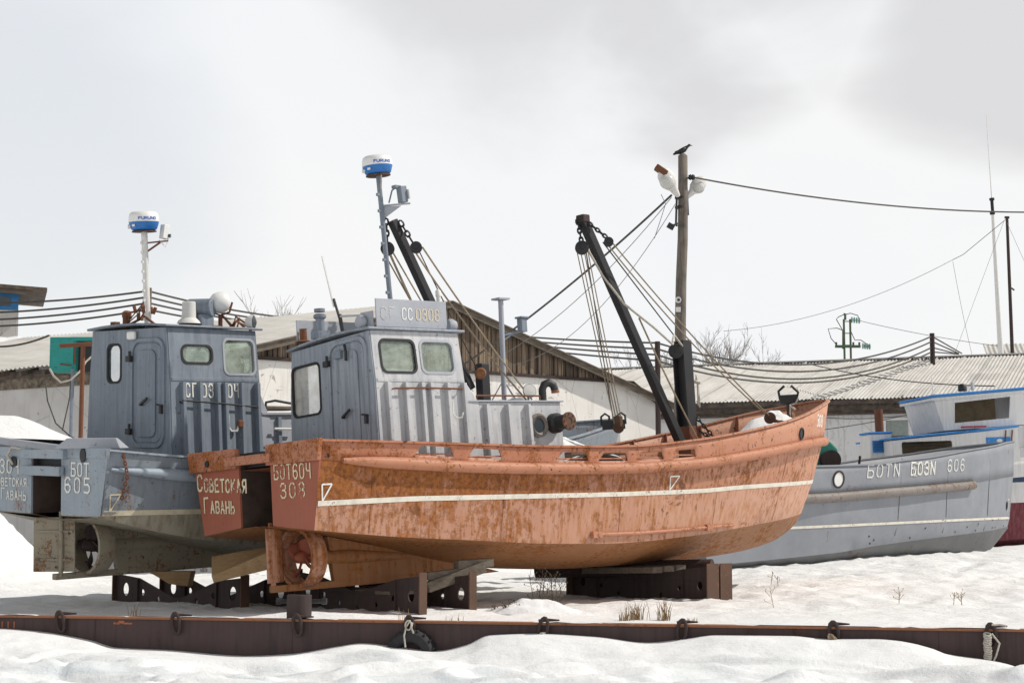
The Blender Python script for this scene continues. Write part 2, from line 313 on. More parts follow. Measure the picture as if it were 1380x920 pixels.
# ------------------------------------------------------------------ mesh helpers
class MB:
    def __init__(s): s.v = []; s.f = []; s.mi = []
    def add(s, vs, fs, m=0):
        o = len(s.v); s.v += [tuple(p) for p in vs]
        for f in fs: s.f.append([i + o for i in f]); s.mi.append(m)
        return s
    def box(s, c, d, rot=None, m=0):
        c = Vector(c); p = []
        for i in (-1, 1):
            for j in (-1, 1):
                for k in (-1, 1):
                    q = Vector((i * d[0] / 2, j * d[1] / 2, k * d[2] / 2)); p.append(c + (rot @ q if rot else q))
        return s.add(p, [(0, 1, 3, 2), (4, 6, 7, 5), (0, 4, 5, 1), (2, 3, 7, 6), (0, 2, 6, 4), (1, 5, 7, 3)], m)
    def bar(s, p, q, wd, ht, up=(0, 0, 1), m=0):
        p = Vector(p); q = Vector(q); d = (q - p).normalized(); u = Vector(up); sd_ = d.cross(u)
        if sd_.length < 1e-4: sd_ = d.cross(Vector((1, 0, 0)))
        sd_.normalize(); u = sd_.cross(d)
        return s.box((p + q) / 2, ((q - p).length, wd, ht), Matrix((d, sd_, u)).transposed(), m)
    def tube(s, pts, r, seg=8, m=0, closed=False, caps=True):
        pts = [Vector(p) for p in pts]; n = len(pts); rs = r if isinstance(r, (list, tuple)) else [r] * n
        vs = []; t0 = None; u = None
        for i, p in enumerate(pts):
            a = pts[i - 1] if (i or closed) else p; b = pts[(i + 1) % n] if (i < n - 1 or closed) else p
            t = (b - a).normalized() if (b - a).length > 1e-9 else Vector((0, 0, 1))
            if u is None:
                u = t.orthogonal().normalized()
            else:
                u = (u - t * u.dot(t)); u = u.normalized() if u.length > 1e-6 else t.orthogonal().normalized()
            w2 = t.cross(u)
            for k in range(seg):
                an = 2 * math.pi * k / seg; vs.append(p + (u * math.cos(an) + w2 * math.sin(an)) * rs[i])
        fs = []
        for i in range(n if closed else n - 1):
            for k in range(seg):
                a = i * seg + k; b = i * seg + (k + 1) % seg; j = ((i + 1) % n) * seg
                fs.append((a, b, j + (k + 1) % seg, j + k))
        if caps and not closed: fs += [tuple(range(seg - 1, -1, -1)), tuple((n - 1) * seg + k for k in range(seg))]
        return s.add(vs, fs, m)
    def lathe(s, prof, seg=24, mat=None, m=0, cap=True):
        mat = mat or Matrix.Identity(4); vs = []; fs = []
        for (r, z) in prof:
            for k in range(seg):
                an = 2 * math.pi * k / seg; vs.append(mat @ Vector((r * math.cos(an), r * math.sin(an), z)))
        for i in range(len(prof) - 1):
            for k in range(seg): fs.append((i * seg + k, i * seg + (k + 1) % seg, (i + 1) * seg + (k + 1) % seg, (i + 1) * seg + k))
        if cap: fs += [tuple(range(seg - 1, -1, -1)), tuple((len(prof) - 1) * seg + k for k in range(seg))]
        return s.add(vs, fs, m)
    def loft(s, la, lb, m=0, caps=True):
        n = len(la); fs = [(i, (i + 1) % n, n + (i + 1) % n, n + i) for i in range(n)]
        if caps: fs += [tuple(range(n - 1, -1, -1)), tuple(range(n, 2 * n))]
        return s.add(list(la) + list(lb), fs, m)
    def grid(s, rows, m=0, flip=False):
        nr = len(rows); nc = len(rows[0]); fs = []
        for i in range(nr - 1):
            for j in range(nc - 1):
                q = (i * nc + j, i * nc + j + 1, (i + 1) * nc + j + 1, (i + 1) * nc + j); fs.append(q[::-1] if flip else q)
        return s.add([p for r in rows for p in r], fs, m)
    def poly(s, outline, holes, mapf, m=0):
        loops = [outline] + list(holes); flat = [p for l in loops for p in l]
        tris = tessellate_polygon([[Vector((p[0], p[1], 0)) for p in l] for l in loops])
        return s.add([mapf(*p) for p in flat], [tuple(t) for t in tris], m)
    def build(s, name, mats, parent=None, smooth=None, bevel=0, solid=0, offset=0):
        me = bpy.data.meshes.new(name); me.from_pydata(s.v, [], s.f); me.validate(clean_customdata=False)
        for mm in (mats if isinstance(mats, (list, tuple)) else [mats]): me.materials.append(mm)
        if len(me.polygons) == len(s.mi): me.polygons.foreach_set('material_index', s.mi)
        bm = bmesh.new(); bm.from_mesh(me); bmesh.ops.recalc_face_normals(bm, faces=bm.faces); bm.to_mesh(me); bm.free()
        if smooth is not None:
            me.polygons.foreach_set('use_smooth', [True] * len(me.polygons)); me.set_sharp_from_angle(angle=R(smooth))
        o = bpy.data.objects.new(name, me); C.objects.link(o)
        if parent: o.parent = parent
        if solid:
            md = o.modifiers.new('thickness', 'SOLIDIFY'); md.thickness = solid; md.offset = offset
        if bevel:
            md = o.modifiers.new('edge', 'BEVEL'); md.width = bevel; md.segments = 2; md.limit_method = 'ANGLE'
        return o
def tag(o, label=None, cat=None, group=None, kind=None):
    if label: o['label'] = label
    if cat: o['category'] = cat
    if group: o['group'] = group
    if kind: o['kind'] = kind
    return o
def empty(name, loc=(0, 0, 0), rot=None, scale=1):
    o = bpy.data.objects.new(name, None); C.objects.link(o); o.location = loc; o.empty_display_size = .2
    if rot is not None: o.rotation_euler = rot
    o.scale = (scale,) * 3
    return o
def rrect(x0, x1, y0, y1, r, n=5):
    p = []
    for cx, cy, a0 in ((x1 - r, y1 - r, 0), (x0 + r, y1 - r, 90), (x0 + r, y0 + r, 180), (x1 - r, y0 + r, 270)):
        for k in range(n + 1):
            a = R(a0 + 90 * k / n); p.append((cx + r * math.cos(a), cy + r * math.sin(a)))
    return p
def sag(a, b, s, n=14):
    a = Vector(a); b = Vector(b); return [a.lerp(b, i / n) - Vector((0, 0, 4 * s * (i / n) * (1 - i / n))) for i in range(n + 1)]
def rotto(d): return Vector(d).to_track_quat('Z', 'Y').to_matrix().to_4x4()
def along(p, d): return Matrix.Translation(Vector(p)) @ rotto(d)
class Pch:
    """smooth monotone curve through points"""
    def __init__(s, pts):
        s.x = [p[0] for p in pts]; s.y = [p[1] for p in pts]; n = len(s.x)
        d = [(s.y[i + 1] - s.y[i]) / (s.x[i + 1] - s.x[i]) for i in range(n - 1)]
        s.m = [d[0]] + [0 if d[i - 1] * d[i] <= 0 else 2 * d[i - 1] * d[i] / (d[i - 1] + d[i]) for i in range(1, n - 1)] + [d[-1]]
    def __call__(s, x):
        X = s.x; x = min(max(x, X[0]), X[-1]); i = 0
        while i < len(X) - 2 and x > X[i + 1]: i += 1
        h = X[i + 1] - X[i]; t = (x - X[i]) / h
        return ((2 * t ** 3 - 3 * t ** 2 + 1) * s.y[i] + (t ** 3 - 2 * t ** 2 + t) * h * s.m[i] + (-2 * t ** 3 + 3 * t ** 2) * s.y[i + 1] + (t ** 3 - t ** 2) * h * s.m[i + 1])
def link_chain(mb, p, q, ln=.06, r=.007, m=0):
    p = Vector(p); q = Vector(q); n = max(2, int((q - p).length / (ln * .72))); d = (q - p).normalized()
    a = d.orthogonal().normalized(); b = d.cross(a)
    for i in range(n):
        c = p.lerp(q, (i + .5) / n); s_ = a if i % 2 else b
        mb.tube([c + d * (ln * .5 * math.cos(t)) + s_ * (ln * .28 * math.sin(t)) for t in [2 * math.pi * k / 8 for k in range(8)]], r, 5, m, closed=True)

# ------------------------------------------------------------------ stencil lettering
GL = {
 'А': [[(0, 0), (.5, 1), (1, 0)], [(.2, .33), (.8, .33)]], 'Б': [[(.95, 1), (0, 1), (0, 0), (.78, 0), (1, .13), (1, .42), (.78, .55), (.1, .55)]],
 'В': [[(0, 0), (0, 1), (.7, 1), (.95, .86), (.95, .66), (.7, .53), (.1, .53)], [(.7, .53), (1, .38), (1, .14), (.75, 0), (.1, 0)]],
 'Г': [[(0, 0), (0, 1), (.9, 1)]], 'Е': [[(1, 1), (0, 1), (0, 0), (1, 0)], [(.1, .52), (.8, .52)]],
 'К': [[(0, 0), (0, 1)], [(1, 1), (.12, .46)], [(.4, .6), (1, 0)]], 'Н': [[(0, 0), (0, 1)], [(1, 0), (1, 1)], [(.12, .5), (.88, .5)]],
 'О': [[(.36, 1), (.1, .9), (0, .75), (0, .25), (.1, .1), (.36, 0)], [(.64, 0), (.9, .1), (1, .25), (1, .75), (.9, .9), (.64, 1)]],
 'С': [[(1, .8), (.85, .95), (.6, 1), (.35, 1), (.1, .9), (0, .75), (0, .25), (.1, .1), (.35, 0), (.6, 0), (.85, .05), (1, .2)]],
 'Т': [[(0, 1), (1, 1)], [(.5, .93), (.5, 0)]], 'Ь': [[(0, 1), (0, 0), (.75, 0), (1, .12), (1, .42), (.75, .54), (.1, .54)]],
 'Я': [[(1, 0), (1, 1), (.3, 1), (.05, .86), (.05, .6), (.3, .46), (.9, .46)], [(.5, .42), (0, 0)]],
 'З': [[(0, .82), (.25, 1), (.7, 1), (.97, .85), (.97, .66), (.7, .53), (.35, .53)], [(.72, .5), (1, .36), (1, .15), (.7, 0), (.25, 0), (0, .17)]],
 '4': [[(.05, 1), (.05, .62), (.2, .5), (.85, .5)], [(.93, 1), (.93, 0)]], '5': [[(.95, 1), (.05, 1), (.05, .56), (.7, .58), (1, .42), (1, .16), (.7, 0), (0, .06)]],
 '6': [[(.95, .88), (.7, 1), (.32, 1), (0, .78), (0, .22), (.32, 0), (.7, 0), (1, .2), (1, .38), (.7, .55), (.1, .5)]],
 '8': [[(.35, .53), (.06, .66), (.06, .86), (.35, 1), (.65, 1), (.94, .86), (.94, .66), (.65, .53)], [(.35, .49), (0, .36), (0, .14), (.35, 0), (.65, 0), (1, .14), (1, .36), (.65, .49)]],
 'N': [[(0, 0), (0, 1), (1, 0), (1, 1)]], 'F': [[(0, 0), (0, 1), (1, 1)], [(.1, .52), (.8, .52)]], 'U': [[(0, 1), (0, .2), (.3, 0), (.7, 0), (1, .2), (1, 1)]],
 'R': [[(0, 0), (0, 1), (.7, 1), (1, .82), (1, .62), (.7, .45), (.1, .45)], [(.5, .42), (1, 0)]],
}
GL['0'] = GL['О']; GL['3'] = GL['З']; GL['O'] = GL['О']
def lettering(mb, text, mapf, u0, v0, h, width=.55, th=.13, gap=.28, slope=0):
    """mapf(u, v, lift) -> point; text grows along u; lower case letters come out as small capitals"""
    u = u0; k = 0
    for ch in text:
        if ch == ' ': u += h * .45; continue
        small = ch.islower(); hh = h * (.76 if small else 1); g = GL[ch.upper()]; wd = hh * width; t = th * h
        for line in g:
            P = [Vector((u + x * wd, v0 + slope * (u - u0) + y * hh)) for x, y in line]
            for a, b in zip(P[:-1], P[1:]):
                d = (b - a); L = d.length
                if L < 1e-6: continue
                d /= L; nn = Vector((-d.y, d.x)) * t / 2; a2 = a - d * t * .42; b2 = b + d * t * .42; lift = .004 + .00025 * (k % 5); k += 1
                mb.add([mapf(p.x, p.y, lift) for p in (a2 - nn, b2 - nn, b2 + nn, a2 + nn)], [(0, 1, 2, 3)])
        u += wd + gap * hh
    return u

# ------------------------------------------------------------------ boats: hull
class Hull:
    def __init__(s, levels):
        s.L = {k: (Pch([(p[0], p[1]) for p in v]), Pch([(p[0], p[2]) for p in v]), v[0][0], v[-1][0]) for k, v in levels.items()}
        s.order = ['cap', 'rail', 'stripe', 'chine']
    def pt(s, k, t, side=-1):
        fy, fz, a, b = s.L[k]; x = a + (b - a) * t; return Vector((x, side * fy(x), fz(x)))
    def ends(s, k): return s.L[k][2:]
    def y(s, x, z):
        pr = []
        for k in s.order:
            fy, fz, a, b = s.L[k]; pr.append((fz(x), fy(min(x, b))))
        pr.sort()
        if z <= pr[0][0]: return pr[0][1]
        for (za, ya), (zb, yb) in zip(pr[:-1], pr[1:]):
            if z <= zb: return ya + (yb - ya) * (z - za) / max(zb - za, 1e-6)
        return pr[-1][1]
    def on(s, x, z, side=-1, lift=0.0):
        e = .05
        y = s.y(x, z); dx = (s.y(x + e, z) - y) / e; dz = (s.y(x, z + e) - y) / e
        n = Vector((-dx, 1, -dz)).normalized(); return Vector((x + n.x * lift, side * (y + n.y * lift), z + n.z * lift))
def tser(n=72): return [1 - (1 - i / n) ** 1.55 for i in range(n + 1)]

def build_hull(root, H, mats, name='hull', stem_r=.028):
    """plating from rub rail to keel, both sides; three paints: above the line, below it, bottom"""
    mb = MB(); T = tser()
    for side in (-1, 1):
        rows = []
        for t in T:
            r = H.pt('rail', t, side); s_ = H.pt('stripe', t, side); c = H.pt('chine', t, side); k = H.pt('keel', t, side)
            row = [r, r.lerp(s_, .33), r.lerp(s_, .66), s_, s_.lerp(c, .5), c]
            for u in (.1, .25, .45, .7, 1.0):
                row.append(Vector((c.x + (k.x - c.x) * u, c.y * (1 - u) + k.y * u, c.z + (k.z - c.z) * (1 - (1 - u) ** 1.35))))
            rows.append(row)
        nc = len(rows[0]); o = len(mb.v); mb.v += [tuple(p) for r in rows for p in r]
        for i in range(len(rows) - 1):
            for j in range(nc - 1):
                mb.f.append([o + i * nc + j, o + i * nc + j + 1, o + (i + 1) * nc + j + 1, o + (i + 1) * nc + j]); mb.mi.append(0 if j < 3 else 1 if j < 5 else 2)
    st = [H.pt(k, 1.0, 1) for k in ('rail', 'stripe', 'chine', 'keel')]
    mb.tube([Vector((p.x, 0, p.z)) for p in st], stem_r, 6)
    return mb.build(name, mats, root, 32)

def bulwark(root, H, mat_, ports, vb, vt, name='bulwark', parts=True):
    mb = MB(); fy, fz, a, b = H.L['cap']
    xs = set(tser(56)); cols = []
    edge = []
    for (p0, p1) in ports: edge += [p0, p0 + .10, p1 - .10, p1]
    base = [a + (b - a) * t for t in tser(56)]
    base = [x for x in base if not any(p0 - .03 < x < p1 + .03 for p0, p1 in ports)] + edge
    base.sort()
    for side in (-1, 1):
        rows = []
        for x in base:
            t = (x - a) / (b - a); lo = H.pt('rail', t, side); hi = H.pt('cap', t, side); rows.append([lo, lo.lerp(hi, vb(x)), lo.lerp(hi, vt(x)), hi])
        o = len(mb.v); mb.v += [tuple(p) for r in rows for p in r]
        for i in range(len(base) - 1):
            xm = (base[i] + base[i + 1]) / 2; pr = next(((p0, p1) for p0, p1 in ports if p0 < xm < p1), None)
            for j in range(3):
                q = [o + i * 4 + j, o + i * 4 + j + 1, o + (i + 1) * 4 + j + 1, o + (i + 1) * 4 + j]
                if pr and j == 1:
                    if abs(base[i] - pr[0]) < 1e-6: mb.f.append([q[0], q[1], q[2]]); mb.mi.append(0)
                    elif abs(base[i + 1] - pr[1]) < 1e-6: mb.f.append([q[3], q[2], q[1]]); mb.mi.append(0)
                    continue
                mb.f.append(q); mb.mi.append(0)
    ob = mb.build(name, mat_, root, 40, solid=.016)
    return ob
def strip(pts, wd, ht, mb=None, m=0):
    """flat bar that follows points: wd across, ht upright"""
    mb = mb or MB(); pts = [Vector(p) for p in pts]; rows = []
    for i, p in enumerate(pts):
        t = (pts[min(i + 1, len(pts) - 1)] - pts[max(i - 1, 0)]); t.z = 0; t.normalize(); l = Vector((-t.y, t.x, 0))
        rows.append([p + l * wd / 2 - Vector((0, 0, ht / 2)), p + l * wd / 2 + Vector((0, 0, ht / 2)), p - l * wd / 2 + Vector((0, 0, ht / 2)), p - l * wd / 2 - Vector((0, 0, ht / 2)), p + l * wd / 2 - Vector((0, 0, ht / 2))])
    mb.grid(rows, m); return mb
def around(H, k, t0=0.0, n=80, out=0.0):
    T = [t0 + (1 - t0) * t for t in tser(n)]
    a = [H.pt(k, t, -1) for t in T]; b = [H.pt(k, t, 1) for t in T]
    P = a[:-1] + [Vector((a[-1].x + .015, 0, a[-1].z))] + b[:-1][::-1]
    if out:
        Q = []
        for i, p in enumerate(P):
            t = P[min(i + 1, len(P) - 1)] - P[max(i - 1, 0)]; t.z = 0; t.normalize(); Q.append(p + Vector((t.y, -t.x, 0)) * out)
        P = Q
    return P
def hull_line(H, zf, x0, x1, wd, lift=.006, n=70):
    mb = MB()
    for side in (-1, 1):
        rows = []
        for i in range(n + 1):
            x = x0 + (x1 - x0) * (1 - (1 - i / n) ** 1.4); z = zf(x); rows.append([H.on(x, z - wd / 2, side, lift), H.on(x, z + wd / 2, side, lift)])
        mb.grid(rows)
    return mb
def tri_mark(mb, H, x, z, sx, sz):
    A = [(x, z), (x + sx, z), (x + sx * .12, z - sz)]
    for p, q in ((A[0], A[1]), (A[1], A[2]), (A[2], A[0])):
        d = Vector((q[0] - p[0], q[1] - p[1])).normalized(); nn = Vector((-d.y, d.x)) * .012
        pts = [(p[0] - nn.x, p[1] - nn.y), (q[0] - nn.x, q[1] - nn.y), (q[0] + nn.x, q[1] + nn.y), (p[0] + nn.x, p[1] + nn.y)]
        mb.add([H.on(a, b, -1, .008) for a, b in pts], [(0, 1, 2, 3)])
def transom(root, prof, mat_, trim_mat, well_mat, slot=.40, lip=.27, back=.9, trim_ext=.07, name='transom'):
    """prof(z) half breadth; two panels left and right of the open rudder well, a lip along the top, the well behind"""
    zt, zb, zc, f = prof
    for s_ in (-1, 1):
        mb = MB(); out = [(slot, zt), (f(zt), zt), (f((zt + zb) / 2), (zt + zb) / 2), (f(zb), zb), (slot, zc)]
        la = [Vector((0, s_ * y, z)) for y, z in out]; lb = [p + Vector((.03, 0, 0)) for p in la]; mb.loft(la, lb); t = mb.build('transom_panel', mat_, root)
    mb = MB()
    mb.add([(.03, -slot, zt - .05), (back, -slot, zt - .05), (back, -slot, zc), (.03, -slot, zc)], [(0, 1, 2, 3)])
    mb.add([(.03, slot, zt - .05), (back, slot, zt - .05), (back, slot, zc), (.03, slot, zc)], [(0, 1, 2, 3)])
    mb.add([(back, -slot, zt - .05), (back, slot, zt - .05), (back, slot, zc), (back, -slot, zc)], [(0, 1, 2, 3)])
    mb.build('rudder_well', well_mat, root, solid=.012)
    for s_ in (-1, 1):
        mb = MB(); la = [Vector((-trim_ext, s_ * y, z)) for y, z in ((slot - .02, zt + .02), (f(zt) + .06, zt + .03), (f(zt - lip) + .05, zt - lip), (slot - .02, zt - lip))]
        mb.loft(la, [p + Vector((trim_ext - .004, 0, 0)) for p in la]); mb.build('stern_lip', trim_mat, root, bevel=.008)
    mb = MB(); mb.box((-trim_ext - .03, 0, zt - lip * .62), (.09, slot * 2 + .36, .13)); mb.build('stern_bar', trim_mat, root, bevel=.01)
    mb = MB(); mb.box((.55, 0, zt - .06), (.8, slot * 2 + .02, .03)); mb.box((.12, 0, zt - .17), (.03, slot * 2, .2)); mb.build('well_shade_plate', M['black'], root)  # black plates added for the darkness inside the well's open top
    return t
def frames_inside(root, H, mat_, xs, deck):
    mb = MB(); fy, fz, a, b = H.L['cap']
    for x in xs:
        t = (x - a) / (b - a)
        for s_ in (-1, 1):
            hi = H.pt('cap', t, s_); lo = H.pt('rail', t, s_); lo.z -= .03
            i = Vector((0, -s_, 0))
            mb.loft([hi + i * .02, hi + i * .07, lo + i * .22, lo + i * .02], [p + Vector((.014, 0, 0)) for p in (hi + i * .02, hi + i * .07, lo + i * .22, lo + i * .02)])
    return mb.build('bulwark_frame', mat_, root)
def deck(root, H, mat_, dz=-.04, name='deck'):
    T = tser(40); mb = MB()
    mb.grid([[H.pt('rail', t, -1) + Vector((0, .02, dz)), H.pt('rail', t, 1) + Vector((0, -.02, dz))] for t in T])
    return mb.build(name, mat_, root)
def propeller(root, c, rad, mat_, blades=4, rot=20):
    c = Vector(c); mb = MB()
    mb.lathe([(.03, -.16), (.085, -.10), (.10, .05), (.085, .14)], 14, along(c, (1, 0, 0)))
    hub = mb.build('propeller', mat_, root, 40)
    for k in range(blades):
        an = R(rot + 360 * k / blades); er = Vector((0, math.cos(an), math.sin(an))); et = Vector((0, -math.sin(an), math.cos(an))); rows = []
        for i in range(7):
            u = i / 6; r = .07 + (rad - .07) * u; wd = rad * (.24 + .50 * math.sin(math.pi * min(1, .15 + u * .72))) * (1 if u < .9 else .62); tw = R(62 - 34 * u)
            dirv = et * math.cos(R(90) - tw) + Vector((1, 0, 0)) * math.sin(R(90) - tw)
            rows.append([c + er * (r - .06 * abs(j - 2) * u * .4) + dirv * wd * .5 * (j - 2) / 2 for j in range(5)])
        MB().grid(rows).build('blade', mat_, hub, 40, solid=.018)
    return hub
def nozzle(root, c, rad, ln, mat_, name='propeller_nozzle'):
    prof = [(rad - .05, -ln / 2), (rad, -ln / 2), (rad + .015, 0), (rad - .02, ln / 2), (rad - .06, ln / 2), (rad - .075, 0), (rad - .05, -ln / 2)]
    return MB().lathe(prof, 36, along(c, (1, 0, 0)), cap=False).build(name, mat_, root, 40)
def plate_xz(mb, pts, y0, y1, m=0): return mb.loft([Vector((x, y0, z)) for x, z in pts], [Vector((x, y1, z)) for x, z in pts], m)

# ------------------------------------------------------------------ boats: wheelhouse
def window_set(house, hole, mapf, glass_mat, frame_mat, r=.09, fw=.024, proud=.02):
    (x0, x1, y0, y1) = hole
    inner = rrect(x0 + .012, x1 - .012, y0 + .012, y1 - .012, r); outer = rrect(x0 - fw, x1 + fw, y0 - fw, y1 + fw, r + fw)
    mb = MB(); n = len(inner)
    A = [mapf(*p, proud) for p in outer]; B = [mapf(*p, proud) for p in inner]; C_ = [mapf(*p, -.03) for p in inner]; D = [mapf(*p, -.004) for p in outer]
    mb.add(A + B + C_ + D, [q for i in range(n) for q in ((i, (i + 1) % n, n + (i + 1) % n, n + i), (n + i, n + (i + 1) % n, 2 * n + (i + 1) % n, 2 * n + i), (3 * n + i, 3 * n + (i + 1) % n, (i + 1) % n, i))])
    mb.build('window_frame', frame_mat, house, 35)
    mb = MB(); la = [mapf(*p, -.012) for p in inner]; mb.add(la, [tuple(range(n))]); return mb.build('window', glass_mat, house)
def wheelhouse(root, zs, xa, xf, hw, mats, aftwin, sidewins, door, ribs, glass_mats, frontwins=True):
    """zs = (bottom, waist, top); hw = half breadths at those heights"""
    zb, zm, zt = zs; F = Pch(list(zip(zs, hw)))
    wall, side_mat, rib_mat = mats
    xfr = lambda z: xf - .07 * (z - zb) / (zt - zb)
    smap = lambda s_: (lambda x, z, l=0: Vector((x, s_ * (F(z) + l), z)))
    amap = lambda y, z, l=0: Vector((xa - l, y, z))
    fmap = lambda y, z, l=0: Vector((xfr(z) + l, y, z))
    trap = [(-F(zb), zb), (F(zb), zb), (F(zm), zm), (F(zt), zt), (-F(zt), zt), (-F(zm), zm)]
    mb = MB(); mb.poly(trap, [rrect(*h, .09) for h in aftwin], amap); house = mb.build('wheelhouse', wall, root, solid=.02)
    mb = MB()
    for s_ in (-1, 1):
        mb.poly([(xa + .011, zb), (xf, zb), (xfr(zm), zm), (xfr(zt), zt), (xa + .011, zt), (xa + .011, zm)], [rrect(*h, .09) for h in sidewins], smap(s_))
    fw = [(-.86, -.08, zm + .12, zt - .16), (.08, .86, zm + .12, zt - .16)]
    mb.poly(trap, [rrect(*h, .09) for h in fw], fmap)
    mb.build('side_wall', side_mat, house, solid=.02)
    for i, h in enumerate(aftwin): window_set(house, h, amap, glass_mats[0], M['rubber'])
    for i, h in enumerate(sidewins):
        window_set(house, h, smap(-1), glass_mats[1], M['rubber'] if i == 0 else M['grey_rib']); window_set(house, h, smap(1), glass_mats[1], M['rubber'])
    for h in fw: window_set(house, h, fmap, glass_mats[1], M['rubber'])
    mb = MB()                                                       # waist band and corner angle bars
    for s_ in (-1, 1):
        mb.bar((xa + .03, s_ * (F(zm) + .012), zm), (xfr(zm) - .02, s_ * (F(zm) + .012), zm), .018, .05)
        mb.bar((xa + .03, s_ * (F(zt) + .010), zt - .06), (xfr(zt) - .02, s_ * (F(zt) + .010), zt - .06), .016, .05)
    mb.build('waist_band', side_mat, house, bevel=.004)
    for x in ribs:                                                  # upright stiffeners on the lower side
        for s_ in (-1, 1):
            rb = MB(); rb.bar((x, s_ * (F(zb) + .04), zb), (x, s_ * (F(zm - .04) + .04), zm - .04), .10, .06, up=(1, 0, 0)); rb.build('rib', rib_mat, house, bevel=.006)
    mb = MB(); o = .07                                              # roof with a small camber and a rolled edge
    rows = []
    for x in (xa - o, xa - o + .01, xf + .02, xf + .03):
        rows.append([Vector((x, y * (F(zt) + o), zt + .05 * (1 - y * y) + .008)) for y in (-1, -.6, -.2, .2, .6, 1)])
    MB().grid(rows).build('roof', wall, house, 50, solid=.035, offset=1)
    y0, y1, z0, z1 = door                                           # aft door: sealing frame, leaf, handle, hinges
    mb = MB(); A = rrect(y0 - .06, y1 + .06, z0, z1 + .06, .22, 8); B = rrect(y0, y1, z0 + .06, z1, .18, 8); n = len(A)
    mb.add([amap(*p, .005) for p in A] + [amap(*p, .04) for p in A] + [amap(*p, .04) for p in B] + [amap(*p, .005) for p in B],
           [q for i in range(n) for q in ((i, (i + 1) % n, n + (i + 1) % n, n + i), (n + i, n + (i + 1) % n, 2 * n + (i + 1) % n, 2 * n + i), (2 * n + i, 2 * n + (i + 1) % n, 3 * n + (i + 1) % n, 3 * n + i))])
    mb.build('door_frame', wall, house, 35, bevel=.006)
    mb = MB(); P = rrect(y0 + .02, y1 - .02, z0 + .08, z1 - .02, .17, 8); mb.loft([amap(*p, .004) for p in P], [amap(*p, .022) for p in P])
    P = rrect(y0 + .16, y1 - .10, z0 + .16, z1 - .12, .12, 8); mb.loft([amap(*p, .022) for p in P], [amap(*p, .045) for p in P])
    mb.build('door', wall, house, 35, bevel=.012)
    mb = MB(); ym = (y0 + y1) / 2
    mb.bar((xa - .09, ym + .10, z0 + .66), (xa - .10, ym - .10, z0 + .76), .03, .035); mb.tube([(xa - .04, ym + .10, z0 + .66), (xa - .10, ym + .10, z0 + .66)], .018, 6)
    mb.build('handle', M['black'], house, bevel=.004)
    for zz in (z0 + .25, z1 - .25):
        mb = MB(); mb.box((xa - .06, y1 + .05, zz), (.06, .12, .09)); mb.tube([(xa - .08, y1 + .01, zz - .05), (xa - .08, y1 + .01, zz + .12)], .022, 6); mb.build('hinge', M['black'], house, bevel=.004)
    mb = MB(); mb.box((xa - .06, y0 - .02, z0 + .58), (.05, .05, .12)); mb.tube([(xa - .06, y0 - .06, z0 + .64), (xa - .08, y0 + .06, z0 + .66)], .015, 6); mb.build('latch', M['black'], house)
    return house, F
def radar_mast(root, base, top, mat_, dome=.235, r=.035, bracket_side=-1, cam_drop=.62):
    base = Vector(base); top = Vector(top); d = (top - base).normalized()
    mb = MB(); mb.tube([base, base.lerp(top, .5), top], r, 10)
    for k in range(9):
        c = base.lerp(top, .08 + .1 * k); mb.box(c + Vector((-.05, -.01, 0)), (.05, .04, .045))
    mb.bar(base + Vector((0, 0, .02)), base + d * .02 + Vector((.22, 0, 0)), .05, .02)
    mast = mb.build('radar_mast', mat_, root, 40)
    Mx = along(top + d * .02, d)
    MB().lathe([(dome * .55, -.012), (dome * .78, 0), (dome * .86, .02), (dome * .96, .09), (dome * 1.0, .125)], 32, Mx).build('radome_base', M['blue_plastic'], mast, 40)
    MB().lathe([(dome * 1.0, .127), (dome * 1.01, .14), (dome * .985, .21), (dome * .93, .26), (dome * .80, .285), (dome * .3, .30), (.005, .302)], 32, Mx).build('radome', M['white_plastic'], mast, 50)
    MB().lathe([(dome * .82, -.03), (dome * .82, -.014)], 20, Mx).build('dome_platform', M['rust_cradle'], mast)
    return mast, Mx
def radome_text(mast, Mx, dome, facing, word='FURUNO'):
    """blue lettering round the white shell, a small white plate and a plug below it"""
    mb = MB(); a0 = facing
    def mp(u, v, l): a = a0 + u / dome; q = Mx @ Vector(((dome * 1.004 + l) * math.cos(a), (dome * 1.004 + l) * math.sin(a), .155 + v)); return q
    lettering(mb, word, mp, .0, 0, .038, .95, .27, .36); mb.build('lettering', M['logo_blue'], mast)
    mb = MB()
    def mq(u, v): a = a0 + u / dome; return Mx @ Vector(((dome * .975 + .004) * math.cos(a), (dome * .975 + .004) * math.sin(a), v))
    mb.add([mq(-.13, .05), mq(-.07, .05), mq(-.07, .085), mq(-.13, .085)], [(0, 1, 2, 3)]); mb.build('plate', M['white_plastic'], mast)
    c = mq(-.26, .06); n = (c - (Mx @ Vector((0, 0, .06)))).normalized()
    MB().lathe([(.034, 0), (.034, .035), (.015, .04)], 14, along(c - n * .02, n)).build('plug', M['white_plastic'], mast)

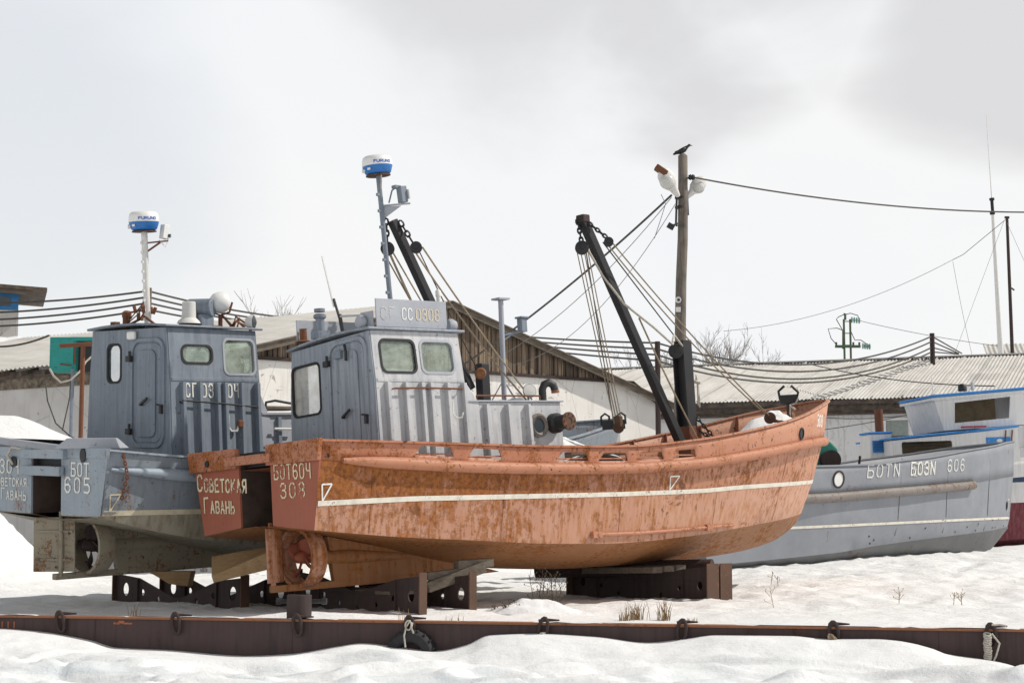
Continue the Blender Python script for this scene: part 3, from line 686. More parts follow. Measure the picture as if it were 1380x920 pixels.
# ------------------------------------------------------------------ boat with orange hull
CAPL = dict(
 cap=[(0, 1.62, .86), (1.35, 1.70, .81), (2.7, 1.74, .755), (4.2, 1.76, .70), (6.0, 1.755, .675), (7.7, 1.72, .76), (8.95, 1.65, .88), (10.45, 1.46, 1.07), (11.5, 1.18, 1.25), (12.25, .90, 1.40), (12.8, .62, 1.49), (13.2, .36, 1.55), (13.42, .14, 1.585), (13.48, .02, 1.59)],
 rail=[(0, 1.56, .60), (1.36, 1.64, .51), (2.73, 1.69, .42), (4.2, 1.71, .36), (6.0, 1.70, .325), (7.7, 1.66, .36), (8.95, 1.59, .45), (10.5, 1.38, .59), (11.5, 1.09, .68), (12.2, .80, .72), (12.7, .53, .745), (13.0, .30, .755), (13.17, .12, .76), (13.22, .02, .76)],
 stripe=[(0, 1.46, 0), (1.4, 1.545, .005), (2.8, 1.60, -.02), (4.3, 1.61, -.05), (6.1, 1.59, -.08), (7.8, 1.52, -.09), (9.15, 1.39, -.06), (10.8, 1.06, -.04), (12.05, .62, -.02), (12.5, .37, -.005), (12.72, .18, 0), (12.8, .03, 0)],
 chine=[(0, 1.38, -.36), (1.46, 1.45, -.53), (2.84, 1.475, -.65), (4.35, 1.48, -.78), (6.2, 1.44, -.86), (8.0, 1.31, -.83), (9.4, 1.10, -.76), (11.3, .63, -.665), (12.2, .27, -.60), (12.5, .03, -.58)],
 keel=[(0, .03, -.26), (1.0, .03, -.42), (2.0, .03, -.62), (3.0, .03, -.88), (4.5, .03, -1.14), (6.5, .03, -1.26), (9.0, .03, -1.28), (10.5, .03, -1.23), (11.5, .03, -1.10), (12.2, .02, -.86), (12.5, .02, -.60)])

boat = empty('fishing_boat', (-3.67, 24.6, 1.46)); boat.rotation_mode = 'XYZ'
def pose(o, al, ro, pi): o.rotation_euler = (R(-ro), R(-pi), R(al))
pose(boat, 42.7, 2.0, 2.7)
tag(boat, 'orange rusty fishing boat on cradles with light grey wheelhouse, in front of the others', 'fishing boat', 'fishing boats laid up ashore')
H4 = Hull(CAPL)
build_hull(boat, H4, [M['red_upper'], M['red_lower'], M['red_bottom']])
PORTS = [(1.62, 2.35), (2.6, 3.29), (4.42, 5.13), (5.35, 6.05), (6.26, 6.93), (7.15, 7.78)]
bulwark(boat, H4, M['red_bulwark'], PORTS, lambda x: .47 - .022 * min(x, 8), lambda x: .93 - .04 * min(x, 8))
frames_inside(boat, H4, M['red_dark'], [1.5, 2.5, 3.4, 4.3, 5.25, 6.15, 7.05, 7.95, 8.8, 9.6, 10.4, 11.2, 12.0], 0)
MBc = strip(around(H4, 'cap', 0, 80), .075, .03); MBc.build('bulwark_cap', M['red_bulwark'], boat, 40)
rp = around(H4, 'rail', .028, 80, .03); rr = [.035, .06, .075, .085] + [.088] * (len(rp) - 8) + [.085, .075, .06, .035]
MB().tube(rp, rr, 12).build('rub_rail', M['red_rail'], boat, 60)
hull_line(H4, H4.L['stripe'][1], 0.02, 12.72, .072).build('waterline_stripe', M['line_white'], boat)
for q in (.9, 3.35, 5.9, 8.4, 10.6):
    mb = MB(); mb.tube([H4.on(q, z, -1, .0) for z in (H4.L['rail'][1](q) - .05, .15, -.1, -.35, H4.L['chine'][1](q) + .02)], .006, 5); mb.build('weld_seam', M['red_upper'], boat)
transom(boat, (.86, -.36, -.27, lambda z: 1.38 + (1.62 - 1.38) * (z + .36) / 1.22), M['red_stern'], M['red_bulwark'], M['well'])
deck(boat, H4, M['red_dark'])
mb = MB()
for p0, p1 in PORTS:                                                # rods across the freeing ports
    for s_ in (-1, 1):
        z = (H4.L['rail'][1](p0) * .6 + H4.L['cap'][1](p0) * .4) + .02
        mb.tube([(p0 - .05, s_ * (H4.y(p0, z) - .03), z), (p1 + .05, s_ * (H4.y(p1, z) - .03), z - .01)], .011, 6)
mb.build('port_rod', M['red_bulwark'], boat)
mb = MB()                                                           # keel bar, skeg and heel
mb.box((1.7, 0, -1.17), (3.0, .11, .10)); plate_xz(mb, [(1.2, -.46), (3.9, -1.02), (4.6, -1.2), (3.2, -1.23), (1.3, -1.13)], -.05, .05)
mb.build('keel', M['red_bottom'], boat, bevel=.01)
MB().tube([(.95, 0, -.76), (1.6, 0, -.78), (3.1, 0, -.86)], [.10, .12, .05], 12).build('stern_tube', M['red_bottom'], boat, 50)
nz = nozzle(boat, (.78, 0, -.745), .44, .27, M['red_lower'])
MB().box((.80, 0, -.34), (.22, .26, .12)).build('nozzle_bracket', M['red_lower'], boat, bevel=.01)
propeller(boat, (.78, 0, -.745), .36, M['red_stern'], 4, 35)
mb = MB()                                                           # rudder, swung to one side
ra = R(32); rd = Vector((math.cos(ra), math.sin(ra), 0)); rn = Vector((-rd.y, rd.x, 0)); rc = Vector((.24, 0, -.68))
def rud(mb, a, b, th, z0, z1):
    P = [rd * a * 1.0 + rn * 0, rd * (a + .12) + rn * th, rd * (b - .2) + rn * th, rd * b + rn * .01, rd * b - rn * .01, rd * (b - .2) - rn * th, rd * (a + .12) - rn * th]
    mb.loft([rc + p + Vector((0, 0, z0)) for p in P], [rc + p + Vector((0, 0, z1)) for p in P])
rud(mb, -.2, .38, .06, -.40, .38); mb.tube([rc + Vector((0, 0, -.5)), rc + Vector((0, 0, .46))], .04, 10)
mb.build('rudder', M['red_lower'], boat, 40, bevel=.006)
mb = MB()                                                           # round bar on the bilge
bp = [H4.on(x, z, -1, .03) for x, z in ((5.35, -.69), (6.4, -.715), (7.5, -.715), (8.25, -.705), (9.1, -.70))]
mb.tube(bp, [.03, .03, .03, .03, .02], 8); mb.box(bp[0], (.2, .09, .10)); mb.box(bp[3], (.14, .09, .1)); mb.build('bilge_bar', M['red_rail'], boat, 40)
mb = MB(); P_ = (H4.on(11.1, .86, -1, .012)); n_ = (H4.on(11.1, .86, -1, 1) - H4.on(11.1, .86, -1, 0)).normalized()
mb.lathe([(.085, 0), (.085, .02), (.11, .02), (.115, 0)], 20, along(P_, n_), cap=False)
mb.lathe([(.084, .004), (.001, .005)], 20, along(P_, n_)); mb.build('hawse_hole', [M['black']], boat, 40)
for q in ((.07, .26, .16, .23), (7.06, .17, .24, .22)): mb = MB(); tri_mark(mb, H4, *q); mb.build('draught_mark', M['letter_white'], boat)
mb = MB()
lettering(mb, '308', lambda u, v, l: H4.on(u, v, -1, l + .004), 12.0, 1.02, .2, .5, .16, .3)
mb.build('bow_number', M['letter_white'], boat)
mb = MB(); tm = lambda u, v, l: Vector((-.006 - l, -u, v))
lettering(mb, 'Советская', tm, -1.50, .32, .235, .50, .14, .30, -.07); lettering(mb, 'Гавань', tm, -1.34, -.01, .215, .52, .14, .30, -.05)
mb.build('stern_lettering', M['letter_cream'], boat)
mb = MB()
lettering(mb, 'БОТ604', tm, .50, .385, .20, .47, .115, .30, -.03); lettering(mb, '308', tm, .64, .115, .20, .62, .115, .48, -.02)
mb.build('stern_number', M['letter_cream'], boat)
mb = MB(); mb.lathe([(.05, 0), (.05, .012)], 14, along((-.075, 1.12, .70), (-1, 0, 0))); mb.build('stern_hole', M['black'], boat)

HZ = (.28, 1.76, 2.50)
house4, F4 = wheelhouse(boat, HZ, 1.45, 3.22, (1.10, 1.05, .97), (M['grey_aft_shade'], M['grey_light'], M['grey_light']),
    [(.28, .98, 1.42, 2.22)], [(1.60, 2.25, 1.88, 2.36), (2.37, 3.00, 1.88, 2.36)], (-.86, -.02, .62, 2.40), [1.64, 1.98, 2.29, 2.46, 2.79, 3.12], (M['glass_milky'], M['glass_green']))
def lean(o):
    for v in o.data.vertices: v.co.z -= .06 * (v.co.y + 1.0) * min(1.3, max(0, (v.co.z - .7) / 1.8))
    for c in o.children: lean(c)
lean(house4)
mb = MB(); mb.tube([(1.75, -1.15, 1.63), (2.3, -1.15, 1.64), (3.05, -1.15, 1.63)], .014, 6)
for x in (1.75, 2.4, 3.05): mb.tube([(x, -1.05, 1.63), (x, -1.15, 1.63)], .010, 6)
mb.build('hand_rod', M['rust'], house4)
mb = MB(); mb.tube([(2.86, -1.12, 1.45), (2.86, -1.12, 1.26), (2.89, -1.16, 1.19), (2.96, -1.2, 1.19), (2.99, -1.2, 1.27)], .014, 6); mb.build('hook', M['white_dirty'], house4, 50)
mb = MB(); mb.box((1.38, -.28, 2.21), (.06, .17, .12)); mb.build('door_plate', M['grey_blue'], house4, bevel=.01)
mb = MB(); mb.tube([(1.37, -.46, 2.34), (1.36, -.5, 2.24), (1.37, -.48, 2.1)], .022, 7); mb.build('door_hook', M['black'], house4, 50)
sb_ = MB(); sb_.box((2.33, -.90, 2.78), (1.37, .022, .42)); sg = sb_.build('name_board', M['grey_rib'], house4, bevel=.004)
mb = MB(); sm = lambda u, v, l: Vector((u, -.912 - l, v)); lettering(mb, '0308', sm, 2.41, 2.69, .17, .46, .12, .26); mb.build('board_number', M['letter_tan'], house4)
mb = MB(); lettering(mb, 'СС', sm, 2.14, 2.69, .17, .42, .12, .26); mb.build('board_letters', M['letter_grey'], house4)
mb = MB(); lettering(mb, 'СГ', sm, 1.74, 2.685, .18, .5, .12, .4); mb.build('old_letters', M['letter_ghost'], house4)
mb = MB(); mb.box((2.1, .90, 2.72), (1.2, .022, .32)); mb.build('name_board', M['grey_rib'], house4, bevel=.004)
mb = MB(); mb.box((1.62, -.72, 2.66), (.03, .28, .30)); mb.lathe([(.09, 0), (.11, .05), (.09, .1)], 14, along((1.60, -.66, 2.66), (-1, 0, 0))); mb.bar((1.40, -.35, 2.78), (1.62, -.72, 2.76), .02, .03); mb.build('side_lamp', M['grey_rib'], house4, bevel=.004)
mb = MB(); mb.box((1.62, .45, 2.60), (.22, .2, .12)); mb.tube([(1.6, .42, 2.6), (1.6, .42, 2.86)], .07, 10); mb.lathe([(.07, 0), (.10, .02), (.10, .06), (.07, .08)], 14, Matrix.Translation((1.6, .42, 2.84)))
mb.lathe([(.085, 0), (.085, .05)], 14, Matrix.Translation((1.6, .42, 2.95))); mb.build('stern_lamp', M['grey_blue'], house4, 40)
mb = MB(); mb.lathe([(.14, 0), (.06, .03), (.055, .2), (.065, .2)], 14, Matrix.Translation((1.55, .80, 2.53))); mb.build('roof_stub', M['rust'], house4, 40)
mb = MB(); mb.tube([(1.62, -.12, 2.54), (1.60, -.08, 2.85)], .03, 8); mb.tube([(1.60, -.08, 2.78), (1.58, .02, 3.1)], .022, 6); mb.build('antenna_bracket', M['black'], house4, 40)
mb = MB(); mb.tube([(1.58, .02, 2.98), (1.53, .18, 3.72)], [.022, .016], 6); mb.tube([(1.53, .18, 3.72), (1.527, .19, 3.78)], .014, 6); mb.build('whip_antenna', M['white_plastic'], house4)
mast4, Mx4 = radar_mast(boat, (2.86, .20, 2.55), (2.71, .20, 5.14), M['grey_blue'], .24, .04)
radome_text(mast4, Mx4, .24, R(-8 - 42.7))
mb = MB(); mb.bar((2.76, .2, 4.66), (3.12, -.06, 4.68), .05, .02); mb.loft([Vector((2.77, .2, 4.65)), Vector((2.77, .2, 4.45)), Vector((3.0, .03, 4.65))], [Vector((2.79, .22, 4.65)), Vector((2.79, .22, 4.45)), Vector((3.02, .05, 4.65))]); mb.build('lamp_bracket', M['grey_rib'], mast4)
mb = MB(); mb.box((3.03, .02, 4.83), (.12, .12, .26), Matrix.Rotation(R(-6), 3, 'Y')); mb.box((2.95, .06, 4.95), (.12, .1, .05)); mb.tube([(2.85, .14, 4.70), (2.9, .11, 4.9), (2.98, .05, 4.97)], .015, 6); mb.build('deck_lamp', M['grey_blue'], mast4, bevel=.01)
MB().box((3.10, -.03, 4.83), (.02, .09, .15), Matrix.Rotation(R(-6), 3, 'Y')).build('lamp_glass', M['lamp_glass'], mast4)
mb = MB(); mb.tube([(2.66, .06, 5.12), (2.64, .04, 5.02), (2.72, .16, 4.92)], .012, 6); mb.build('mast_cable', M['rope_pale'], mast4, 60)
mb = MB(); mb.lathe([(.22, 0), (.22, .10), (.16, .17), (.05, .20)], 18, Matrix.Translation((2.95, -.15, 2.9)) @ Matrix.Rotation(R(12), 4, 'Y')); mb.tube([(2.95, -.15, 2.55), (2.95, -.15, 2.92)], .05, 8); mb.build('searchlight', M['grey_blue'], house4, 40)
mb = MB(); mb.lathe([(.10, 0), (.11, .06), (.07, .13)], 16, along((3.08, -.86, 2.63), (.9, -.3, 0))); mb.tube([(3.1, -.86, 2.53), (3.1, -.86, 2.63)], .03, 6); mb.build('horn', M['grey_rib'], house4, 40)
mb = MB(); mb.tube([(3.12, -.62, 2.53), (3.12, -.62, 3.02)], .012, 6); mb.lathe([(.035, 0), (.035, .16), (.045, .17), (.045, .25), (.02, .28)], 12, Matrix.Translation((3.12, -.62, 2.95))); mb.build('gps_antenna', M['white_dirty'], house4, 40)

# engine trunk before the wheelhouse
tk = MB()
def trunk_box(mb, x0, x1, hw0, hw1, z0, z1, rake=.0):
    mb.loft([Vector(p) for p in ((x0, -hw0, z0), (x1 + rake, -hw0, z0), (x1 + rake, hw0, z0), (x0, hw0, z0))], [Vector(p) for p in ((x0, -hw1, z1), (x1, -hw1, z1), (x1, hw1, z1), (x0, hw1, z1))])
trunk_box(tk, 3.225, 5.20, 1.09, 1.05, .28, 1.44); tk.loft([Vector((3.2, -1.06, 1.74)), Vector((3.2, -1.10, .6)), Vector((3.48, -1.10, .6)), Vector((3.44, -1.06, 1.44))], [Vector((3.2, -1.02, 1.74)), Vector((3.2, -1.06, .6)), Vector((3.48, -1.06, .6)), Vector((3.44, -1.02, 1.44))])
trunk4 = tk.build('engine_trunk', M['grey_light'], boat, bevel=.012)
MB().box((4.22, 0, 1.455), (2.04, 2.18, .025)).build('trunk_top', M['grey_rib'], trunk4, bevel=.004)
for x in (3.56, 4.01, 4.44):
    mb = MB(); mb.bar((x, -1.13, .45), (x, -1.09, 1.40), .10, .06, up=(1, 0, 0)); mb.build('rib', M['grey_light'], trunk4, bevel=.006)
mb = MB(); X = along((4.66, -1.075, 1.07), (0, -1, .04)); mb.lathe([(.155, 0), (.155, .035), (.19, .035), (.19, 0)], 28, X, cap=False); mb.lathe([(.12, .02), (.155, .055), (.16, .02)], 28, X, cap=False); mb.build('porthole', M['rust_bar'], trunk4, 50)
MB().lathe([(.14, .018), (.001, .02)], 24, X).build('porthole_glass', M['lens'], trunk4)
mb = MB(); X = along((5.0, -1.07, 1.10), (.0, -1, .03)); mb.lathe([(.16, 0), (.16, .10), (.12, .14), (.115, .34)], 20, X); mb.build('exhaust_pipe', M['black_rust'], trunk4, 40)
mb = MB(); mb.lathe([(.145, .34), (.145, .37), (.06, .372), (.055, .36)], 20, X); 
for k in range(8): a = 2 * math.pi * k / 8; mb.lathe([(.014, .37), (.014, .388)], 6, X @ Matrix.Translation((.115 * math.cos(a), .115 * math.sin(a), 0)))
mb.build('exhaust_flange', M['rust_cradle'], trunk4, 40)
mb = MB(); mb.tube([(3.5, -.95, 1.55), (4.85, -.95, 1.55)], .014, 6)
for x in (3.5, 4.1, 4.85): mb.tube([(x, -.95, 1.46), (x, -.95, 1.55)], .012, 6)
mb.build('hand_rod', M['rust'], trunk4)
mb = MB(); mb.box((4.5, .0, 1.80), (.17, .17, .72)); mb.build('boom_post', M['black_rust'], boat, bevel=.01)
mb = MB(); mb.lathe([(.06, 0), (.09, .02), (.05, .05), (.05, .14), (.09, .17), (.07, .19)], 16, along((4.36, -.1, 1.98), (-.6, -.8, 0))); mb.build('brass_block', M['flange'], boat, 40)
mb = MB(); mb.tube([(4.95, 0, 1.46), (5.0, 0, 3.22)], .045, 10); mb.box((5.0, 0, 3.24), (.24, .2, .03))
for s_ in (-1, 1): mb.loft([Vector((4.97, 0, 1.9)), Vector((4.97 + s_ * .34, 0, 1.48)), Vector((4.97 + s_ * .34, .02, 1.47))], [Vector((4.97, .03, 1.9)), Vector((4.97 + s_ * .34, .03, 1.48)), Vector((4.97 + s_ * .34, .05, 1.47))])
mb.box((4.95, 0, 1.51), (.62, .5, .08)); smast = mb.build('short_mast', M['grey_rib'], boat, 40)
mb = MB(); mb.bar((5.0, 0, 2.64), (5.32, -.12, 2.70), .03, .04); mb.bar((5.0, 0, 2.55), (5.2, -.07, 2.68), .02, .03); mb.box((5.34, -.12, 2.80), (.12, .12, .22)); mb.box((5.34, -.12, 2.93), (.17, .17, .03)); mb.build('mast_lamp', M['grey_blue'], smast, bevel=.006)
mb = MB(); X = along((4.72, -.86, 1.64), (-.4, -1, .15)); mb.lathe([(.05, -.1), (.10, -.05), (.115, 0)], 18, X); mb.tube([(4.72, -.82, 1.45), (4.72, -.82, 1.6)], .02, 6); mb.lathe([(.20, 0), (.13, .05), (.05, .07)], 18, Matrix.Translation((4.55, -.7, 1.465))); mb.build('round_lamp', M['grey_blue'], trunk4, 40)
MB().lathe([(.105, .004), (.001, .012)], 18, X).build('lamp_glass', M['lamp_glass'], trunk4)
mb = MB(); mb.tube([(5.0, -.86, 1.46), (5.0, -.86, 1.66), (5.03, -.88, 1.74), (5.11, -.9, 1.77), (5.19, -.92, 1.73), (5.22, -.93, 1.64)], .065, 10); mb.build('gooseneck_vent', M['black'], trunk4, 50)
MB().tube([(5.22, -.93, 1.645), (5.222, -.93, 1.60)], .068, 10).build('vent_mouth', M['flange'], trunk4, 50)

# derricks: the aft boom behind the wheelhouse and the fore boom on its post
A0 = Vector((4.32, .10, 1.75)); A1 = Vector((3.03, .30, 4.46))
boomA = MB().bar(A0, A1, .12, .14, (0, 1, 0)).build('aft_boom', M['black_rust'], boat, bevel=.012)
def pulley(name, c, axis, r, parent, mat_):
    mb = MB(); X = along(c, axis); mb.lathe([(r, -.045), (r * 1.06, -.04), (r * 1.06, -.025), (r * .8, -.012), (r * .8, .012), (r * 1.06, .025), (r * 1.06, .04), (r, .045)], 20, X); mb.lathe([(.03, -.07), (.03, .07)], 10, X)
    return mb.build(name, mat_, parent, 40)
vd = Vector((.68, -.73, 0))                                       # across the line of sight, in the boat's own frame
nv = Vector((-.68, -.73, 0))
mb = MB(); link_chain(mb, A1 + vd * -.10 + Vector((0, 0, .03)), A1 + vd * -.10 + Vector((0, 0, -.34)), .12, .018); link_chain(mb, A1 + vd * .12 + Vector((0, 0, -.02)), A1 + vd * .30 + Vector((0, 0, -.36)), .12, .016); mb.build('boom_chain', M['black_rust'], boomA)
pulley('pulley', A1 + vd * -.10 + Vector((0, 0, -.45)), nv, .105, boomA, M['black_rust']); pulley('pulley', A1 + vd * .36 + Vector((0, 0, -.46)), nv, .09, boomA, M['black_rust'])
mb = MB(); c = A1 + vd * -.10 + Vector((0, 0, -.45))
for k, (e, dx) in enumerate((((3.3, -.1, 2.75), -.09), ((3.15, .0, 2.75), .0), ((3.2, -.05, 2.7), .05))): mb.tube([c + vd * dx, Vector(e) + vd * (.15 * k - .05)], .022 if k == 1 else .014, 6)
mb.build('boom_rope', M['rope'], boat)
mb = MB(); c = A1 + vd * .36 + Vector((0, 0, -.46)); e = Vector((4.75, -.8, 1.50))
mb.tube(sag(c + vd * .1, e + vd * .05, .06), .016, 6); mb.tube(sag(c + vd * -.06, e + vd * -.04, .10), .016, 6); mb.build('hauling_rope', M['rope'], boat)
mb = MB(); mb.tube(sag(c + vd * .02, Vector((4.45, -.05, 1.9)), .02), .010, 6); mb.build('guy_wire', M['wire'], boat)

mb = MB(); mb.box((9.42, 0, 1.56), (.05, .22, 2.22)); mb.box((9.42, -.125, 1.56), (.24, .03, 2.22)); mb.box((9.42, .125, 1.56), (.24, .03, 2.22)); post4 = mb.build('derrick_post', M['black_rust'], boat, bevel=.008)
MB().box((9.42, -.01, .70), (.26, .30, .80)).build('post_foot', M['rust'], post4, bevel=.008)
B0 = Vector((9.10, -.10, .80)); B1 = Vector((7.02, 0, 4.78))
boomB = MB().bar(B0, B1, .145, .15, (0, 1, 0)).build('fore_boom', M['black_rust'], boat, bevel=.012)
mb = MB(); mb.box(B1 + Vector((.04, 0, -.04)), (.17, .19, .14)); mb.build('boom_head', M['rust_dark'], boomB, bevel=.02)
mb = MB(); link_chain(mb, B1 + vd * -.07 + Vector((0, 0, -.05)), B1 + vd * -.02 + Vector((0, 0, -.45)), .11, .018); link_chain(mb, B1 + vd * .12 + Vector((0, 0, -.12)), B1 + vd * .42 + Vector((0, 0, -.40)), .10, .018); mb.build('boom_chain', M['black_rust'], boomB)
p1 = B1 + vd * -.02 + Vector((0, 0, -.55)); p2 = B1 + vd * .45 + Vector((0, 0, -.48))
pulley('pulley', p1, nv, .115, boomB, M['black_rust']); pulley('pulley', p2, nv, .08, boomB, M['black_rust'])
mb = MB(); fall = Vector((7.25, -.35, 1.12))
for k, dx in enumerate((-.11, -.04, .03, .10)): mb.tube(sag(p1 + vd * dx * .9, fall + vd * (-.06 + .04 * k) + Vector((0, 0, .02 * k)), .03), .011, 6)
mb.build('fall_rope', M['rope'], boat)
mb = MB(); mb.box(fall + Vector((0, 0, .05)), (.09, .16, .2)); hookb = mb.build('cargo_block', M['rust_cradle'], boat, bevel=.02)
pulley('pulley', fall + Vector((0, 0, -.05)), nv, .09, hookb, M['rust_cradle'])
mb = MB(); hb = Vector((7.55, .05, 1.15)); mb.box(hb, (.4, .1, .16), Matrix.Rotation(R(-45), 3, 'Z'))
for dx in (-.14, .14): mb.tube([hb + vd * (dx - .07), hb + vd * (dx - .07) + Vector((0, 0, .15)), hb + vd * dx + Vector((0, 0, .2)), hb + vd * (dx + .07) + Vector((0, 0, .15)), hb + vd * (dx + .07)], .022, 6)
mb.tube([p1 + vd * .06, hb + Vector((0, 0, .08))], .012, 6); mb.build('lifting_frame', M['black'], boat, 40)
mb = MB(); bb = Vector((10.75, -.85, 1.18)); mb.tube(sag(p2 + vd * .05, bb + vd * .03, .10), .013, 6); mb.tube(sag(p2 + vd * -.05, bb + vd * -.05 + Vector((0, 0, .05)), .16), .013, 6); mb.build('span_rope', M['rope'], boat)
blk = pulley('bow_block', bb, nv, .10, boat, M['rust_cradle'])
mb = MB(); link_chain(mb, bb + Vector((.1, 0, -.05)), bb + Vector((.55, -.1, -.12)), .09, .016); mb.build('block_chain', M['rust'], blk)
ph = Vector((9.3, -.12, 2.55)); mb = MB(); mb.tube([p2 + vd * -.1, ph], .012, 6); mb.build('guy_wire', M['wire'], boat)
pulley('head_sheave', ph + vd * -.12 + Vector((0, 0, -.08)), nv, .13, post4, M['black'])
mb = MB(); s0 = p1 + vd * .08
mb.tube([s0, Vector((7.45, -.02, 3.75)), Vector((7.75, -.2, 3.25)), Vector((8.2, -.45, 2.82)), Vector((8.62, -.50, 2.52)), Vector((8.85, -.3, 2.62)), Vector((9.05, -.16, 2.74)), ph], .021, 8); mb.build('thick_rope', M['rope_pale'], boat, 60)
mb = MB(); mb.tube(sag(Vector((8.0, -.3, 3.0)), Vector((8.9, -.7, .8)), .05), .018, 6); mb.build('boom_rope', M['rope'], boat)
mb = MB(); link_chain(mb, (9.54, -.14, 1.25), (9.75, -.4, .80), .10, .015); link_chain(mb, (9.54, -.1, 1.05), (9.9, -.3, .78), .10, .015); mb.build('post_chain', M['black_rust'], boat)
mb = MB(); mb.tube([(9.33, -.36, 1.85), (9.34, -.36, 2.0), (9.36, -.37, 1.85), (9.33, -.38, 1.45)], .016, 6); mb.tube([(9.36, -.37, 1.88), (9.37, -.38, 1.5), (9.36, -.38, 1.42)], .016, 6); mb.tube([(9.30, -.36, 1.88), (9.40, -.38, 1.86)], .03, 6); mb.build('tied_line', M['rope_pale'], boat, 60)
mb = MB(); yk = Vector((12.55, .1, 1.62)); mb.box(yk, (.34, .12, .16), Matrix.Rotation(R(-45), 3, 'Z'))
mb.tube([yk + vd * -.16, yk + vd * -.18 + Vector((0, 0, .16)), yk + vd * -.06 + Vector((0, 0, .26))], .026, 7); mb.tube([yk + vd * .16, yk + vd * .2 + Vector((0, 0, .12)), yk + vd * .07 + Vector((0, 0, .26))], .026, 7); mb.tube([yk - Vector((0, 0, .5)), yk], .05, 8); mb.build('bow_fairlead', M['black_rust'], boat, 40)
mb = MB(); mb.tube([yk + Vector((0, 0, -.45)), yk + vd * .02 + nv * .08 + Vector((0, 0, -.12)), yk + vd * .12 + nv * .1 + Vector((0, 0, -.1)), yk + vd * .18 + nv * .08], .02, 6); mb.tube([yk + nv * .1 + Vector((0, 0, -.12)), yk + vd * .1 + nv * .12 + Vector((0, 0, -.22))], .018, 6); mb.build('fairlead_line', M['rope_pale'], boat, 60)

def heap(name, pts_, mat_, seed=1, rough=.05, n=26, lift=0):
    """snow lying in a closed outline: pts_ = centre, half sizes, rotation, height"""
    (cx, cy, cz), (ax, ay), rot, h = pts_; mb = MB(); rows = []
    for i in range(n + 1):
        row = []
        for j in range(n + 1):
            u = -1 + 2 * i / n; v = -1 + 2 * j / n; r = max(abs(u), abs(v)); q = math.hypot(u, v) or 1; k = r / q if q else 0
            U, V = u * k * (1 + .12 * math.sin(3.1 * math.atan2(v, u) + seed)), v * k; d = min(1, math.hypot(u * k, v * k))
            z = h * (1 - d ** 2.4) * (1 + .5 * mnoise.noise(Vector((U * 2.1 + seed, V * 2.1, .3)))) + rough * mnoise.noise(Vector((U * 6, V * 6 + seed, 1.3))) * (1 - d)
            x, y = U * ax, V * ay; c_, s_ = math.cos(rot), math.sin(rot); row.append((cx + x * c_ - y * s_, cy + x * s_ + y * c_, cz + z + lift))
        rows.append(row)
    mb.grid(rows); return mb.build(name, mat_, None, 80)

# ------------------------------------------------------------------ grey blue boat on the left
K5 = 1.03
b5 = empty('fishing_boat', (-7.128, 26.244, 1.143), scale=K5); pose(b5, 47.5, -2.3, 2.8)
tag(b5, 'grey-blue fishing boat with white radar pole, left of the orange boat, its broad rudder showing', 'fishing boat', 'fishing boats laid up ashore')
LV5 = dict(
 cap=[(0, 1.60, 1.20), (1.36, 1.66, 1.08), (3, 1.71, .99), (5, 1.73, .94), (7, 1.71, .97), (9, 1.60, 1.10), (10.4, 1.44, 1.27), (11.5, 1.16, 1.41), (12.25, .88, 1.50), (12.8, .60, 1.55), (13.2, .35, 1.58), (13.42, .14, 1.60), (13.48, .02, 1.61)],
 rail=[(0, 1.55, .93), (1.4, 1.62, .80), (3, 1.67, .71), (5, 1.69, .66), (7, 1.67, .67), (9, 1.56, .74), (10.5, 1.36, .84), (11.5, 1.07, .91), (12.2, .78, .95), (12.7, .52, .97), (13.0, .30, .98), (13.17, .12, .985), (13.22, .02, .99)],
 stripe=[(0, 1.45, .30), (1.7, 1.53, .26), (3, 1.57, .24), (5, 1.58, .21), (7.8, 1.49, .20), (9.15, 1.36, .22), (10.8, 1.04, .25), (12.05, .60, .28), (12.5, .37, .29), (12.72, .18, .30), (12.8, .03, .30)],
 chine=[(0, 1.40, .24), (.83, 1.42, .02), (2, 1.43, -.20), (4, 1.44, -.42), (6, 1.40, -.52), (8, 1.27, -.50), (9.4, 1.06, -.45), (11.3, .60, -.36), (12.2, .26, -.30), (12.5, .03, -.28)],
 keel=[(0, .03, .17), (.8, .03, .05), (1.6, .03, -.12), (2.6, .03, -.40), (4, .03, -.66), (6, .03, -.80), (9, .03, -.84), (10.5, .03, -.80), (11.5, .03, -.70), (12.2, .02, -.52), (12.5, .02, -.32)])
H5 = Hull(LV5)
build_hull(b5, H5, [M['blue_hull'], M['olive_hull'], M['olive_hull']])
bulwark(b5, H5, M['blue_hull'], PORTS, lambda x: .3, lambda x: .75)
frames_inside(b5, H5, M['grey_blue'], [1.5, 2.5, 3.4, 4.3, 5.25, 6.15, 7.05, 7.95, 8.8, 9.6, 10.4, 11.2, 12.0], 0)
strip(around(H5, 'cap', 0, 80), .075, .03).build('bulwark_cap', M['blue_stern'], b5, 40)
rp = around(H5, 'rail', .004, 80, .045); MB().tube(rp, [.02, .04, .06, .075, .088] + [.092] * (len(rp) - 10) + [.088, .075, .06, .04, .02], 12).build('rub_rail', M['blue_rail'], b5, 60)
hull_line(H5, H5.L['stripe'][1], .02, 12.72, .075).build('waterline_stripe', M['line_cream'], b5)
transom(b5, (1.20, .25, .235, lambda z: 1.40 + (1.60 - 1.40) * (z - .25) / .95), M['blue_stern'], M['blue_stern'], M['well'], lip=.12, trim_ext=.02)
mb = MB(); mb.box((-.07, .02, .88), (.09, 1.06, .14)); mb.build('stern_beam', M['blue_stern'], b5, bevel=.008)
deck(b5, H5, M['grey_blue'])
mb = MB()
for s_ in (-1, 1): mb.add([H5.pt('chine', 0, s_), (0, s_ * .42, .235), (1.1, s_ * .2, -.02), H5.pt('chine', .085, s_) + Vector((0, 0, -.004))], [(0, 1, 2, 3)])
